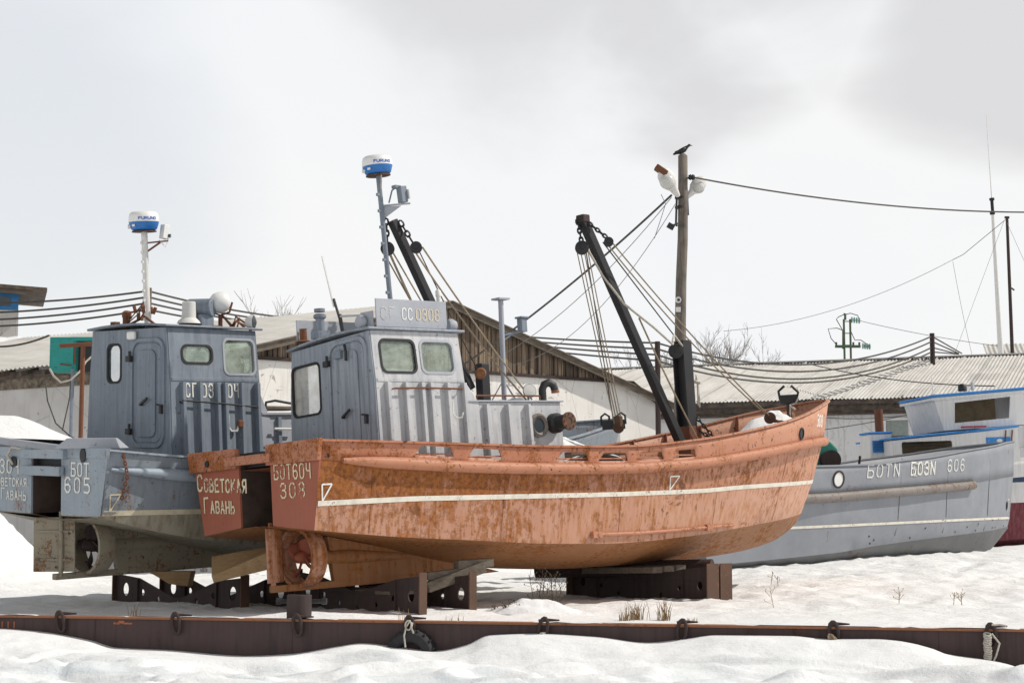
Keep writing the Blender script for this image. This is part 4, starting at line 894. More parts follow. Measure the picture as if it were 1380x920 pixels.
mb.build('stern_bottom', M['olive_stern'], b5, solid=.01)
mb = MB(); mb.box((1.6, 0, -.70), (2.9, .11, .09)); plate_xz(mb, [(1.1, .02), (2.2, -.2), (3.6, -.5), (4.0, -.66), (3.0, -.74), (1.25, -.68)], -.06, .06)
mb.build('keel', M['olive_stern'], b5, bevel=.01)
MB().tube([(1.1, 0, -.27), (1.7, 0, -.29), (3.0, 0, -.36)], [.10, .12, .05], 12).build('stern_tube', M['olive_stern'], b5, 50)
nozzle(b5, (.80, 0, -.27), .44, .29, M['olive_stern'])
MB().box((.82, 0, .14), (.24, .24, .12)).build('nozzle_bracket', M['olive_stern'], b5, bevel=.01)
propeller(b5, (.80, 0, -.27), .36, M['rust_dark'], 4, 10)
mb = MB(); rd5 = Vector((.676, -.737, 0)); rn5 = Vector((.737, .676, 0)); rc5 = Vector((.28, 0, -.23))
for (a_, b_, th) in ((-.42, .20, .022),):
    P = [rd5 * a_ + rn5 * th, rd5 * b_ + rn5 * th, rd5 * b_ - rn5 * th, rd5 * a_ - rn5 * th]; mb.loft([rc5 + p + Vector((0, 0, -.40)) for p in P], [rc5 + p + Vector((0, 0, .41)) for p in P])
rud5 = mb.build('rudder', M['olive_stern'], b5, bevel=.006)
mb = MB(); mb.tube([rc5 - rn5 * .05 + Vector((0, 0, -.47)), rc5 - rn5 * .05 + Vector((0, 0, .5))], .034, 10)
for zz in (-.22, .2): mb.bar(rc5 + rd5 * -.36 - rn5 * .04 + Vector((0, 0, zz)), rc5 + rd5 * .17 - rn5 * .04 + Vector((0, 0, zz)), .03, .035)
mb.build('rudder_stock', M['olive_stern'], rud5, 40)
tm = lambda u, v, l: Vector((-.006 - l, -u, v)); tm2 = lambda u, v, l: Vector((-.006 - l, -u, v))
mb = MB(); lettering(mb, '0304', tm, -1.46, .83, .20, .58, .125, .42); lettering(mb, 'Советская', tm, -1.46, .635, .15, .56, .125, .36); lettering(mb, 'Гавань', tm, -1.22, .43, .165, .56, .125, .36)
mb.build('stern_lettering', M['letter_white'], b5)
mb = MB(); lettering(mb, 'БОТ', tm, .68, .82, .185, .54, .14, .36); lettering(mb, '605', tm, .52, .58, .21, .62, .14, .55); mb.build('stern_number', M['letter_white'], b5)
mb = MB(); mb.lathe([(.085, 0), (.085, .012)], 18, along((-.024, .86, 1.0), (-1, 0, 0)) ); mb.lathe([(.07, 0), (.07, .014)], 18, along((-.024, -1.0, 1.12), (-1, 0, 0)) @ Matrix.Scale(1.5, 4, (0, 1, 0))); mb.build('stern_hole', M['black'], b5)
mb = MB(); mb.tube([(-.03, .86, .96), (-.09, .93, 1.10), (-.07, .84, 1.22), (-.03, .68, 1.20), (.05, .6, 1.22)], .022, 7); mb.build('stern_line', M['rope_pale'], b5, 60)
mb = MB(); tri_mark(mb, H5, .10, .56, .17, .24); mb.build('draught_mark', M['letter_tan'], b5)
mb = MB(); link_chain(mb, H5.on(.22, 1.14, -1, .05), H5.on(.26, .86, -1, .15), .07, .010); link_chain(mb, H5.on(.26, .86, -1, .15), H5.on(.27, .50, -1, .04), .07, .010); mb.build('hanging_chain', M['rust'], b5)
mb = MB(); mb.loft([Vector(p) for p in ((-.35, -.75, 1.22), (.30, -1.45, 1.22), (.26, -1.40, 1.37), (-.22, -.88, 1.37))], [Vector(p) for p in ((-.1, -.5, 1.22), (.62, -1.22, 1.22), (.36, -1.30, 1.37), (-.12, -.78, 1.37))]); mb.build('quarter_hatch', M['grey_rib'], b5, bevel=.01)
HZ5 = (.78, 2.24, 3.03)
house5, F5 = wheelhouse(b5, HZ5, 1.45, 3.22, (1.14, 1.05, .97), (M['grey_blue'], M['grey_blue'], M['grey_blue']),
    [(.20, .55, 2.22, 2.80)], [(1.70, 2.26, 2.50, 2.76), (2.50, 3.10, 2.34, 2.88)], (-.90, -.14, 1.20, 2.82), [1.66, 1.98, 2.31, 2.46, 2.78, 3.10], (M['glass_blue'], M['glass_green']))
mb = MB(); mb.tube([(1.62, -1.15, 1.92), (2.3, -1.16, 1.88), (3.1, -1.15, 1.82)], .014, 6)
for x in (1.62, 3.1): mb.tube([(x, -1.08, 1.9), (x, -1.15, 1.88)], .012, 6)
mb.build('hand_rod', M['black'], house5)
mb = MB(); mb.tube([(2.5, -1.14, 1.70), (2.5, -1.14, 1.52), (2.53, -1.18, 1.45), (2.62, -1.2, 1.45), (2.66, -1.2, 1.56)], .018, 6); mb.build('hook', M['white_dirty'], house5, 50)
MB().box((2.68, -1.21, 1.56), (.10, .05, .12)).build('hook_pad', M['rust'], house5, bevel=.02)
mb = MB(); sm5 = lambda u, v, l: Vector((u, -(F5(v) + .014 + l), v)); lettering(mb, 'СГ', sm5, 1.735, 1.98, .20, .34, .12, .30); mb.build('house_letters', M['letter_white'], house5)
for q, u in (('03', 2.04), ('04', 2.535)): mb = MB(); lettering(mb, q, sm5, u, 1.975, .20, .38, .12, .26); mb.build('house_number', M['letter_white'], house5)
mb = MB(); mb.box((1.39, -.15, 2.93), (.07, .20, .13)); mb.build('door_lamp', M['white_plastic'], house5, bevel=.03)
mb = MB(); mb.tube([(1.42, .36, 2.2), (1.42, .36, 2.1)], .05, 6)
mast5, Mx5 = radar_mast(b5, (1.80, .0, 3.08), (1.72, .0, 4.58), M['white_dirty'], .235, .05)
radome_text(mast5, Mx5, .235, R(-8 - 47.5))
mb = MB(); mb.bar((1.75, 0, 4.40), (2.02, -.22, 4.44), .05, .02); mb.bar((1.75, 0, 4.25), (1.93, -.15, 4.42), .02, .03); mb.build('lamp_bracket', M['rust'], mast5)
mb = MB(); mb.box((1.98, -.18, 4.58), (.11, .11, .22), Matrix.Rotation(R(8), 3, 'Y')); mb.tube([(1.9, -.14, 4.45), (1.98, -.2, 4.34), (2.02, -.22, 4.46)], .012, 6); mb.build('deck_lamp', M['white_plastic'], mast5, bevel=.015)
MB().lathe([(.03, 0), (.03, .04)], 10, along((2.02, -.22, 4.52), (.6, -.7, -.1))).build('lamp_glass', M['lens'], mast5)
mb = MB(); rr_ = random.Random(3)
for k in range(7): c = Vector((1.75 + rr_.uniform(-.12, .2), rr_.uniform(-.1, .3), 3.12 + rr_.uniform(0, .22))); mb.tube([c, c + Vector((rr_.uniform(-.1, .1), rr_.uniform(-.1, .1), .1))], .03, 6)
for k in range(3): mb.tube([(1.76, .0, 3.6 - .1 * k), (1.72 - .08 * k, .12, 3.3), (1.6, .3, 3.12)], .010, 5)
mb.bar((1.75, -.28, 3.10), (1.75, .02, 3.25), .03, .03); mb.bar((1.75, .55, 3.10), (1.75, .1, 3.22), .03, .03); mb.build('mast_fittings', M['rust'], mast5)
mb = MB(); mb.tube([(1.65, .36, 3.06), (1.65, .36, 3.24)], .06, 8); mb.lathe([(.05, 0), (.07, .03), (.07, .1), (.03, .13)], 10, Matrix.Translation((1.65, .36, 3.22))); mb.box((1.62, .62, 3.12), (.1, .12, .12)); mb.build('roof_lamp', M['rust'], house5, 40)
mb = MB(); mb.lathe([(.19, .0), (.17, .04), (.115, .09), (.105, .34), (.09, .35)], 22, Matrix.Translation((2.50, -.12, 3.16))); v5 = mb.build('roof_vent', M['white_dirty'], house5, 40)
MB().lathe([(.16, 0), (.16, .08)], 20, Matrix.Translation((2.50, -.12, 3.08))).build('vent_base', M['black_rust'], v5, 40)
mb = MB(); mb.box((2.76, -.14, 3.2), (.26, .26, .22)); mb.tube([(2.86, -.28, 3.42), (2.66, .1, 3.42)], .15, 14); mb.build('square_vent', M['grey_blue'], house5, 40, bevel=.02)
mb = MB(); mb.lathe([(.03, -.17), (.10, -.155), (.15, -.10), (.17, -.02), (.165, .06), (.13, .12), (.12, .125)], 24, along((3.05, -.22, 3.52), (.75, -.3, .1))); sl5 = mb.build('searchlight', M['white_plastic'], house5, 50)
MB().lathe([(.125, .12), (.02, .14)], 22, along((3.05, -.22, 3.52), (.75, -.3, .1))).build('lamp_glass', M['lamp_glass'], sl5, 40)
mb = MB(); mb.tube([(3.05, -.22, 3.08), (3.05, -.22, 3.32)], .035, 8); mb.tube([(2.93, -.07, 3.52), (2.96, -.1, 3.36), (3.05, -.22, 3.31), (3.14, -.34, 3.36), (3.17, -.37, 3.52)], .018, 6); mb.box((2.95, -.2, 3.1), (.2, .16, .08)); mb.build('lamp_yoke', M['rust'], sl5)
mb = MB(); 
for k in range(5): mb.tube([(3.0 + rr_.uniform(-.1, .3), -.35 + rr_.uniform(-.2, .2), 3.10), (3.15 + rr_.uniform(-.1, .2), -.4 + rr_.uniform(-.2, .2), 3.22 + rr_.uniform(-.04, .08)), (3.3 + rr_.uniform(-.1, .2), -.5 + rr_.uniform(-.2, .2), 3.09)], .017, 5)
mb.build('cable_tangle', M['rust'], house5, 60)
mb = MB(); mb.lathe([(.07, -.1), (.11, -.04), (.115, .03)], 18, along((3.22, -.82, 3.18), (.5, -.8, 0))); mb.tube([(3.2, -.8, 3.03), (3.2, -.8, 3.12)], .03, 6); mb.bar((3.0, -.8, 3.08), (3.42, -.8, 3.05), .03, .02); l5 = mb.build('round_lamp', M['white_dirty'], house5, 40)
MB().lathe([(.112, .03), (.02, .07)], 18, along((3.22, -.82, 3.18), (.5, -.8, 0))).build('lamp_glass', M['lens'], l5, 40)
tk = MB(); trunk_box(tk, 3.225, 5.20, 1.09, 1.05, .78, 1.70); tr5 = tk.build('engine_trunk', M['grey_rib'], b5, bevel=.012)
tk = MB(); tk.loft([Vector((3.2, -1.07, 2.0)), Vector((3.2, -1.10, 1.2)), Vector((3.42, -1.10, 1.2)), Vector((3.38, -1.07, 1.66))], [Vector((3.2, -1.03, 2.0)), Vector((3.2, -1.06, 1.2)), Vector((3.42, -1.06, 1.2)), Vector((3.38, -1.03, 1.66))]); tk.build('corner_gusset', M['grey_rib'], tr5)
for x in (3.56, 4.01, 4.44): mb = MB(); mb.bar((x, -1.115, .95), (x, -1.075, 1.66), .06, .07, up=(1, 0, 0)); mb.build('rib', M['grey_blue'], tr5, bevel=.006)
mb = MB(); mb.tube([(3.4, -1.16, 1.48), (3.85, -1.16, 1.47)], .02, 6); mb.build('hand_rod', M['white_dirty'], tr5)
mb = MB(); mb.box((4.2, 0, 1.72), (2.0, 2.2, .04)); mb.build('trunk_top', M['grey_rib'], tr5, bevel=.004)
bw5 = lambda p: b5.matrix_basis @ Vector(p)
b5.matrix_basis  # pose is set above

def loose(name, label, cat, mb_, mat_, group=None, smooth=None, bevel=0, solid=0):
    """a thing of one mesh, its origin moved to its base"""
    vs = mb_.v; cx = sum(v[0] for v in vs) / len(vs); cy = sum(v[1] for v in vs) / len(vs); cz = min(v[2] for v in vs)
    mb_.v = [(v[0] - cx, v[1] - cy, v[2] - cz) for v in vs]
    o = mb_.build(name, mat_, None, smooth, bevel, solid); o.location = (cx, cy, cz); return tag(o, label, cat, group)
mbp = MB(); rr_ = random.Random(8)
for k in range(6):
    a = bw5((3.35 + rr_.uniform(0, .2), -.75 + .22 * k, 1.78 + rr_.uniform(0, .05))); b = bw5((5.0 + rr_.uniform(-.3, .2), -.75 + .22 * k + rr_.uniform(-.1, .1), 1.79 + rr_.uniform(0, .05))); mbp.bar(a, b, .16, .04)
loose('plank_pile', 'weathered planks lying on the trunk between the two wheelhouses', 'plank', mbp, M['wood_grey'], bevel=.004)
mbp = MB(); mbp.tube([bw5(p) for p in ((3.38, -.95, 1.74), (3.40, -.95, 1.90), (3.55, -1.0, 1.93), (3.9, -1.02, 1.88))], .022, 7); loose('black_hose', 'black bent hose lying over planks beside the grey-blue wheelhouse', 'hose', mbp, M['black'], smooth=60)

# ------------------------------------------------------------------ plain grey hull on the right, beyond the orange bow
S6 = 1.2
o6 = Vector((11.609, 40.119, 1.397)); o6 = Vector((0, 0, CAM_H)) + (o6 - Vector((0, 0, CAM_H))) * S6
b6 = empty('fishing_boat', o6, scale=S6); pose(b6, 40.31, 2.54, 1.77); b6.location = o6 - b6.matrix_basis.to_3x3() @ Vector((11.6, 0, 0))
tag(b6, 'plain grey hull without wheelhouse at right, rusty bar along its bow', 'fishing boat', 'fishing boats laid up ashore')
def rev(pts, L=11.6): return [(L + x, y, z) for x, y, z in pts]
LV6 = dict(
 cap=rev([(-11.6, 1.45, 1.25), (-9, 1.74, 1.16), (-7.2, 1.77, 1.18), (-6.1, 1.735, 1.26), (-5.3, 1.69, 1.31), (-3.6, 1.52, 1.47), (-2.0, 1.14, 1.60), (-1.0, .78, 1.70), (-.4, .48, 1.74), (.1, .24, 1.77), (.36, .10, 1.79), (.45, .02, 1.80)]),
 rail=rev([(-11.6, 1.40, .75), (-9, 1.66, .60), (-6.5, 1.64, .67), (-3.4, 1.38, .78), (-2, 1.03, .86), (-1, .68, .92), (-.3, .36, .95), (.1, .16, .97), (.28, .02, .98)]),
 stripe=rev([(-11.6, 1.28, .02), (-8, 1.55, 0), (-5, 1.45, 0), (-3.5, 1.25, 0), (-2, .90, 0), (-1, .55, 0), (-.5, .3, 0), (-.15, .1, 0), (0, .02, 0)]),
 chine=rev([(-11.6, 1.2, -.62), (-8, 1.38, -.52), (-6.8, 1.36, -.44), (-5, 1.29, -.36), (-2.7, .94, -.29), (-1.2, .50, -.24), (-.5, .22, -.21), (-.12, .03, -.20)]),
 keel=rev([(-11.6, .03, -.9), (-8, .03, -1.3), (-4, .03, -1.2), (-1.8, .03, -1.0), (-.9, .02, -.72), (-.45, .02, -.46), (-.1, .02, -.24)]))
H6 = Hull(LV6)
build_hull(b6, H6, [M['steel606'], M['steel606'], M['steel606_low']])
bulwark(b6, H6, M['steel606'], [], lambda x: .3, lambda x: .75)
strip(around(H6, 'cap', 0, 80), .05, .03).build('bulwark_cap', M['steel606'], b6, 40)
mb = MB()
for q in range(2):
    mb.tube([H6.on(x, H6.L['rail'][1](x) - .06, -1, .02 + .0) for x in [5.2 - 3.2 * (1 - i / 16) + 3.3 * i / 16 for i in range(17)]], .10, 8)
    break
x_ = [2.0 + 6.3 * i / 20 for i in range(21)]; mb = MB(); mb.tube([H6.on(x, H6.L['rail'][1](x) - .05, -1, .03) for x in x_], .095, 10); mb.build('rub_bar', M['rust_bar'], b6, 50)
hull_line(H6, H6.L['stripe'][1], 1.5, 11.55, .05).build('waterline_stripe', M['line_white'], b6)
deck(b6, H6, M['rust_dark'], -.02)
mb = MB(); zz = H6.L['stripe'][1]; mb.loft([Vector((0, s * 1.4, 1.2)) for s in (-1, 1)] + [Vector((0, s * 1.2, -.6)) for s in (1, -1)], [Vector((.03, s * 1.4, 1.2)) for s in (-1, 1)] + [Vector((.03, s * 1.2, -.6)) for s in (1, -1)]); mb.build('transom', M['steel606'], b6)
mb = MB(); m6 = lambda u, v, l: H6.on(u, v, -1, l + .012)
lettering(mb, 'БОТN', m6, 4.25, .93, .24, .72, .14, .5, .02)
mb.build('bow_letters', M['letter_grey'], b6); mb = MB(); lettering(mb, 'БОЗN', m6, 5.74, .965, .245, .62, .17, .38, .02); mb.build('bow_letters', M['letter_white'], b6)
mb = MB(); lettering(mb, 'БОТ', lambda u, v, l: m6(u, v, l + .003), 5.82, .95, .24, .62, .13, .42, .02); mb.build('bow_letters', M['letter_ghost'], b6)
mb = MB(); lettering(mb, '606', m6, 7.16, 1.03, .235, .62, .13, .55, .03); mb.build('bow_number', M['letter_grey'], b6)
mb = MB(); P_ = H6.on(3.35, .90, -1, .01); n_ = H6.on(3.35, .90, -1, 1) - H6.on(3.35, .90, -1, 0); mb.lathe([(.14, 0), (.14, .02), (.175, .02), (.175, 0)], 22, along(P_, n_), cap=False); mb.build('scupper_ring', M['rust_dark'], b6, 40)
MB().lathe([(.138, .006), (.001, .008)], 22, along(P_, n_)).build('scupper_bright_disc', M['white_plastic'], b6)  # white disc added for the bright wall seen through the open hole
mb = MB(); P_ = H6.on(10.85, .28, -1, .01); n_ = H6.on(10.85, .28, -1, 1) - H6.on(10.85, .28, -1, 0); mb.lathe([(.10, 0), (.10, .01)], 18, along(P_, n_)); mb.build('hawse_hole', M['black'], b6)
mb = MB(); tri_mark(mb, H6, 11.0, .42, .22, .30); mb.build('draught_mark', M['letter_white'], b6)
mb = MB(); rr_ = random.Random(5)
for k in range(16):
    x = 4.5 + rr_.random() * 7; z = H6.L['chine'][1](x) + rr_.uniform(.02, .25); P_ = H6.on(x, z, -1, .004); n_ = H6.on(x, z, -1, 1) - H6.on(x, z, -1, 0); mb.lathe([(.022, 0), (.022, .004)], 8, along(P_, n_))
mb.build('bolt_hole', M['black'], b6)
mb = MB()
for x in (7.2, 9.3, 5.4):
    mb.tube([H6.on(x, z, -1, .004) for z in (1.3, .9, .5, .1, -.25)], .007, 5)
mb.build('weld_seam', M['steel606_low'], b6)
bw6 = lambda p: b6.matrix_basis @ Vector(p)
c6 = bw6((4.15, -.75, 1.05))
wr = empty('deck_winch', c6); tag(wr, 'green deck winch with rusty drum on the plain grey hull', 'winch')
mb = MB(); mb.loft([Vector(p) for p in ((-.35, -.1, 0), (.35, -.1, 0), (.30, -.1, .62), (.12, -.1, .80), (-.18, -.1, .80), (-.33, -.1, .55))], [Vector(p) for p in ((-.35, .3, 0), (.35, .3, 0), (.30, .3, .62), (.12, .3, .80), (-.18, .3, .80), (-.33, .3, .55))]); mb.build('casing', M['green'], wr, bevel=.04)
MB().lathe([(.22, 0), (.22, .04), (.16, .06), (.16, .24), (.24, .26), (.24, .3)], 20, along((.06, -.1, .34), (.1, -1, 0))).build('drum', M['rust_dark'], wr, 40)
mb = MB(); mb.tube([(.8, 0, 0), (.86, 0, .45)], .03, 6); mb.tube([(.5, .1, 0), (.5, .1, .16)], .05, 8); mb.build('lever', M['rust_dark'], wr)

# ------------------------------------------------------------------ white boat behind it
bW = empty('cabin_boat', at(1290, 690, 52.0)); bW.location.z = .55; pose(bW, 8, 0, 2.2)
tag(bW, 'white cabin boat with bright blue roof edges and maroon bottom at far right', 'cabin boat')
def wb(px, py, Y): return bW.matrix_basis.inverted() @ at(px, py, Y)
LVW = dict(cap=[(-3.2, 1.3, 2.35), (0, 1.5, 2.40), (3, 1.45, 2.7), (5.5, .9, 3.1), (6.6, .35, 3.3), (7.0, .02, 3.4)], rail=[(-3.2, 1.3, 2.0), (0, 1.5, 2.0), (3, 1.42, 2.15), (5.5, .82, 2.4), (6.4, .32, 2.5), (6.8, .02, 2.55)],
 stripe=[(-3.2, 1.28, 1.30), (0, 1.46, 1.30), (3, 1.33, 1.3), (5.3, .66, 1.3), (6.1, .25, 1.3), (6.4, .02, 1.3)], chine=[(-3.2, 1.1, .3), (0, 1.2, .2), (3, 1.0, .25), (5, .4, .4), (5.8, .02, .5)], keel=[(-3.2, .03, -.1), (0, .03, -.2), (3, .03, -.15), (5, .02, .1), (5.8, .02, .45)])
HW = Hull(LVW); build_hull(bW, HW, [M['white_boat'], M['maroon'], M['maroon']])
bulwark(bW, HW, M['white_boat'], [], lambda x: .3, lambda x: .75); deck(bW, HW, M['white_boat'])
hull_line(HW, lambda x: HW.L['stripe'][1](x) + .68, -3.1, 6.3, .16).build('navy_band', M['navy'], bW)
mb = MB(); mb.box((-3.19, 0, 1.2), (.03, 2.6, 2.0)); mb.build('transom', M['white_boat'], bW)
def wpanel(name, parent, outline, holes, y, mat_, th=.04):
    mb = MB(); mb.poly(outline, holes, lambda x, z: Vector((x, y, z))); return mb.build(name, mat_, parent, solid=th)
low = [(-2.36, 2.3), (1.5, 2.55), (1.5, 3.5), (-2.40, 3.25)]
cab = wpanel('lower_cabin', bW, low, [rrect(-2.14, -.58, 2.72, 3.20, .06)], -1.44, M['white_boat'])
mb = MB(); mb.poly([(-2.36, 2.3), (1.5, 2.55), (1.5, 3.5), (-2.40, 3.25)], [rrect(-2.0, -.7, 2.72, 3.20, .06)], lambda x, z: Vector((x, 1.44, z))); mb.loft([Vector((-2.38, y, 2.3)) for y in (-1.4, 1.4)] + [Vector((-2.40, y, 3.25)) for y in (1.4, -1.4)], [Vector((-2.34, y, 2.3)) for y in (-1.4, 1.4)] + [Vector((-2.36, y, 3.25)) for y in (1.4, -1.4)]); mb.build('far_wall', M['white_boat'], cab)
mb = MB(); mb.loft([Vector((x, -1.52, z)) for x, z in ((-2.5, 3.28), (1.52, 3.53), (1.52, 3.585), (-2.5, 3.335))], [Vector((x, 1.52, z)) for x, z in ((-2.5, 3.28), (1.52, 3.53), (1.52, 3.585), (-2.5, 3.335))]); mb.build('lower_roof', [M['blue_trim']], bW, bevel=.02)
mb = MB(); mb.box((-.6, 0, 3.0), (3.2, .03, .9)); 
for k in range(9): mb.box((-.6, -.05, 2.62 + .09 * k), (3.2, .05, .03))
mb.build('slatted_lining', M['brown_in'], cab)
uw = wpanel('upper_cabin', bW, [(-.72, 3.5), (1.9, 3.62), (1.9, 4.62), (-.98, 4.47)], [[(-.37, 3.72), (1.34, 3.82), (1.42, 4.46), (-.33, 4.32)]], -1.22, M['white_boat'])
mb = MB(); mb.poly([(-.72, 3.5), (1.9, 3.62), (1.9, 4.62), (-.98, 4.47)], [[(-.3, 3.75), (1.2, 3.85), (1.2, 4.42), (-.3, 4.32)]], lambda x, z: Vector((x, 1.22, z)))
mb.loft([Vector((-.72, y, 3.5)) for y in (-1.19, 1.19)] + [Vector((-.98, y, 4.47)) for y in (1.19, -1.19)], [Vector((-.68, y, 3.5)) for y in (-1.19, 1.19)] + [Vector((-.94, y, 4.47)) for y in (1.19, -1.19)]); mb.box((1.88, 0, 4.1), (.04, 2.4, 1.0)); mb.build('far_wall', M['white_boat'], uw)
MB().box((.5, .3, 4.1), (2.2, .03, .9)).build('cabin_lining', M['brown_in'], uw)
ur = [(-1.08, 4.49), (1.95, 4.65), (1.95, 4.73), (-1.08, 4.57)]
mb = MB(); mb.loft([Vector((x, -1.38, z)) for x, z in ur], [Vector((x, 1.38, z)) for x, z in ur]); mb.build('upper_roof', M['blue_trim'], bW, bevel=.02)
ur = [(-1.06, 4.40), (1.95, 4.56), (1.95, 4.64), (-1.06, 4.48)]
mb = MB(); mb.loft([Vector((x, -1.33, z)) for x, z in ur], [Vector((x, 1.33, z)) for x, z in ur]); mb.build('roof_soffit', M['white_boat'], bW)
mb = MB(); mb.lathe([(.13, 0), (.13, .16), (.08, .22)], 14, Matrix.Translation((.08, -.9, 4.68))); mb.build('roof_lamp', M['black'], bW, 40)
mb = MB(); mb.lathe([(.05, 0), (.05, .25)], 10, Matrix.Translation((.4, -.9, 4.7))); mb.tube([(-1.02, -1.3, 4.5), (-1.02, -1.3, 5.1)], .015, 5); mb.build('roof_mast', M['white_dirty'], bW)
mb = MB(); mb.box((.85, -1.47, 3.15), (.75, .03, .20)); mb.build('blue_board', M['blue_trim'], cab)
mb = MB(); mb.lathe([(.06, 0), (.045, .02)], 12, along((.88, -1.49, 3.15), (0, -1, 0)) @ Matrix.Scale(1.6, 4, (1, 0, 0))); mb.build('board_emblem', M['white_boat'], cab)
mb = MB(); mb.tube([(1.05, -1.5, 3.1), (1.1, -1.5, 3.45)], .02, 6); mb.tube([(1.25, -1.5, 3.1), (1.3, -1.5, 3.45)], .02, 6); mb.build('hand_rod', M['rust'], cab)
mb = MB(); mb.loft([Vector(p) for p in ((-2.86, -.62, 2.4), (-2.1, -.62, 2.4), (-2.1, .3, 2.4), (-2.86, .3, 2.4))], [Vector(p) for p in ((-2.80, -.60, 3.50), (-2.10, -.60, 3.50), (-2.10, .25, 3.50), (-2.80, .25, 3.50))]); ec = mb.build('engine_casing', M['white_boat'], bW, bevel=.05)
mb = MB(); mb.box((-2.45, -.18, 3.53), (.74, .9, .06)); mb.build('casing_top', M['blue_trim'], ec, bevel=.02)
mb = MB(); mb.box((-2.55, -.63, 3.12), (.36, .04, .36)); mb.build('louvre', M['blue_trim'], ec)
mb = MB()
for k in range(6): mb.box((-2.55, -.655, 3.0 + .05 * k), (.28, .02, .016))
mb.build('louvre_slot', M['navy'], ec)
mb = MB(); mb.tube([(-2.33, -.2, 3.5), (-2.33, -.2, 4.25)], .13, 14); mb.build('exhaust_stack', M['rust'], bW, 40)
mb = MB()
for c_, x in ((0, -.1), (1, .3)): mb.box((x, -1.5, 3.58), (.35, .1, .05))
mb.build('red_rag', simple('red_cloth', (.42, .05, .09), .9), cab)

# ------------------------------------------------------------------ ground, quay
def ss(a, b, x): t = min(1, max(0, (x - a) / (b - a))); return t * t * (3 - 2 * t)
QS = -.2506; yq = lambda x: 21.83 + QS * x
def gz(x, y):
    n1 = mnoise.noise(Vector((x * .35, y * .35, 2.0))); n2 = mnoise.noise(Vector((x * 1.3, y * 1.3, 5.0))); n3 = mnoise.noise(Vector((x * 4.5, y * 3.2, 8.0)))
    s = y - yq(x)
    z = -.06 + .05 * n1 + .022 * n2 + .011 * n3
    rg = abs(mnoise.noise(Vector((x * 1.7, y * 1.1, 17.0)))); z += .05 * (1 - min(1, rg * 3.5)) * ss(1.5, 4, s)
    z += .050 * max(0, x - 1.5) * ss(27, 44, y) + .16 * ss(2.5, 5.5, x) * ss(24, 30, y) * (1 - ss(8, 14, x))
    z = z * ss(.05, .9, s) + (-.006 + .045 * n2 + .02 * n3) * (1 - ss(.05, .9, s))
    z += .10 * math.exp(-((x + 2.6) / 1.4) ** 2 - ((s - 1.3) / .5) ** 2)                    # low drift before the left cradle
    z += .05 * ss(1.5, 4.0, x) * math.exp(-((s - .9) / .8) ** 2)
    h = math.exp(-((x + 11.7) / 1.45) ** 2 - ((y - 36.8) / 2.6) ** 2)                           # rough snow heap at left
    z += h * (1.75 + .20 * mnoise.noise(Vector((x * 2.2, y * 2.2, 1))) + .16 * mnoise.noise(Vector((x * 3.5, y * 3.5, 4))))
    for (fx, fy) in TRK:                                                                      # trodden prints
        d = ((x - fx) / .22) ** 2 + ((y - fy) / .3) ** 2
        if d < 4: z -= .06 * math.exp(-d)
    return z
rr_ = random.Random(21)
TRK = [(2.5 + rr_.random() * 10, 25 + rr_.random() * 17) for k in range(240)] + [(5 + k * .35 + rr_.uniform(-.1, .1), 30 + k * .28 + rr_.uniform(-.15, .15)) for k in range(26)] + [(-9 + rr_.random() * 6, 30 + rr_.random() * 10) for k in range(40)]
def axis(lo, hi, step, far, g=1.25):
    a = [lo + step * i for i in range(int((hi - lo) / step) + 1)]; s = step; x = a[-1]
    while x < far: s *= g; x += s; a.append(x)
    s = step; x = a[0]; pre = []
    while x > -far: s *= g; x -= s; pre.append(x)
    return pre[::-1] + a
xs_ = axis(-13, 14, .12, 160)
ss_ = [0, .06, .14, .24, .36, .5] + [.62 + .14 * i for i in range(150)]; st = .14
while ss_[-1] < 420: st *= 1.2; ss_.append(ss_[-1] + st)
mb = MB(); mb.grid([[(x, yq(max(-60, min(60, x))) + s, gz(x, yq(max(-60, min(60, x))) + s)) for x in xs_] for s in ss_])
g = mb.build('snow_ground', M['snow'], None, 180); tag(g, kind='structure')
PROF = Pch([(-400, 852), (0, 846), (60, 850), (130, 862), (165, 872), (230, 875), (340, 883), (400, 880), (460, 870), (490, 866), (540, 871), (590, 876), (630, 868), (660, 855), (720, 853), (800, 857), (870, 865), (920, 860), (960, 855), (1060, 856), (1110, 860), (1170, 860), (1200, 862), (1240, 871), (1260, 879), (1330, 890), (1380, 906), (1700, 930)])
def fz(x, s):
    Y = yq(x); px = 690 + FPX * x / Y; e = at(px, PROF(px), Y).z
    n1 = mnoise.noise(Vector((x * .55, s * 1.0, 12.0))); n2 = mnoise.noise(Vector((x * 1.6, s * 2.2, 3.0))); n3 = mnoise.noise(Vector((x * 5, s * 7, 6.0)))
    base = -.50 + .16 * n1 + .07 * n2
    rd = abs(mnoise.noise(Vector((x * .5 + 3, s * .9, 7.5)))); base += .17 * (1 - min(1, rd * 4)) * ss(.8, 1.8, s) * (.5 + .5 * n1)     # wind ridges
    base += .10 * ss(-5.5, -3, -abs(x + 4.5)) * math.exp(-((s - 1.9) / .5) ** 2)
    e0 = e; k = ss(.25, 1.6, s); z = e * (1 - k) + base * k + .012 * n3 * ss(.1, .6, s) + .03 * n2 * ss(0, .4, s) * (1 - k)
    cr = abs(mnoise.noise(Vector((x * 1.1, s * 1.4, 30.5)))); z -= .05 * (1 - min(1, cr * 9)) * ss(2.0, 3.0, s)                            # broken crust
    st_ = abs(mnoise.noise(Vector((x * .8 + s * .5, s * 1.7, 55.0)))); z += .07 * (1 - min(1, st_ * 5)) * ss(.6, 1.2, s)
    lim = CAM_H - (CAM_H - e0) * (Y - s) / Y - .012 - .02 * s
    return min(z, lim) if s > .1 else z
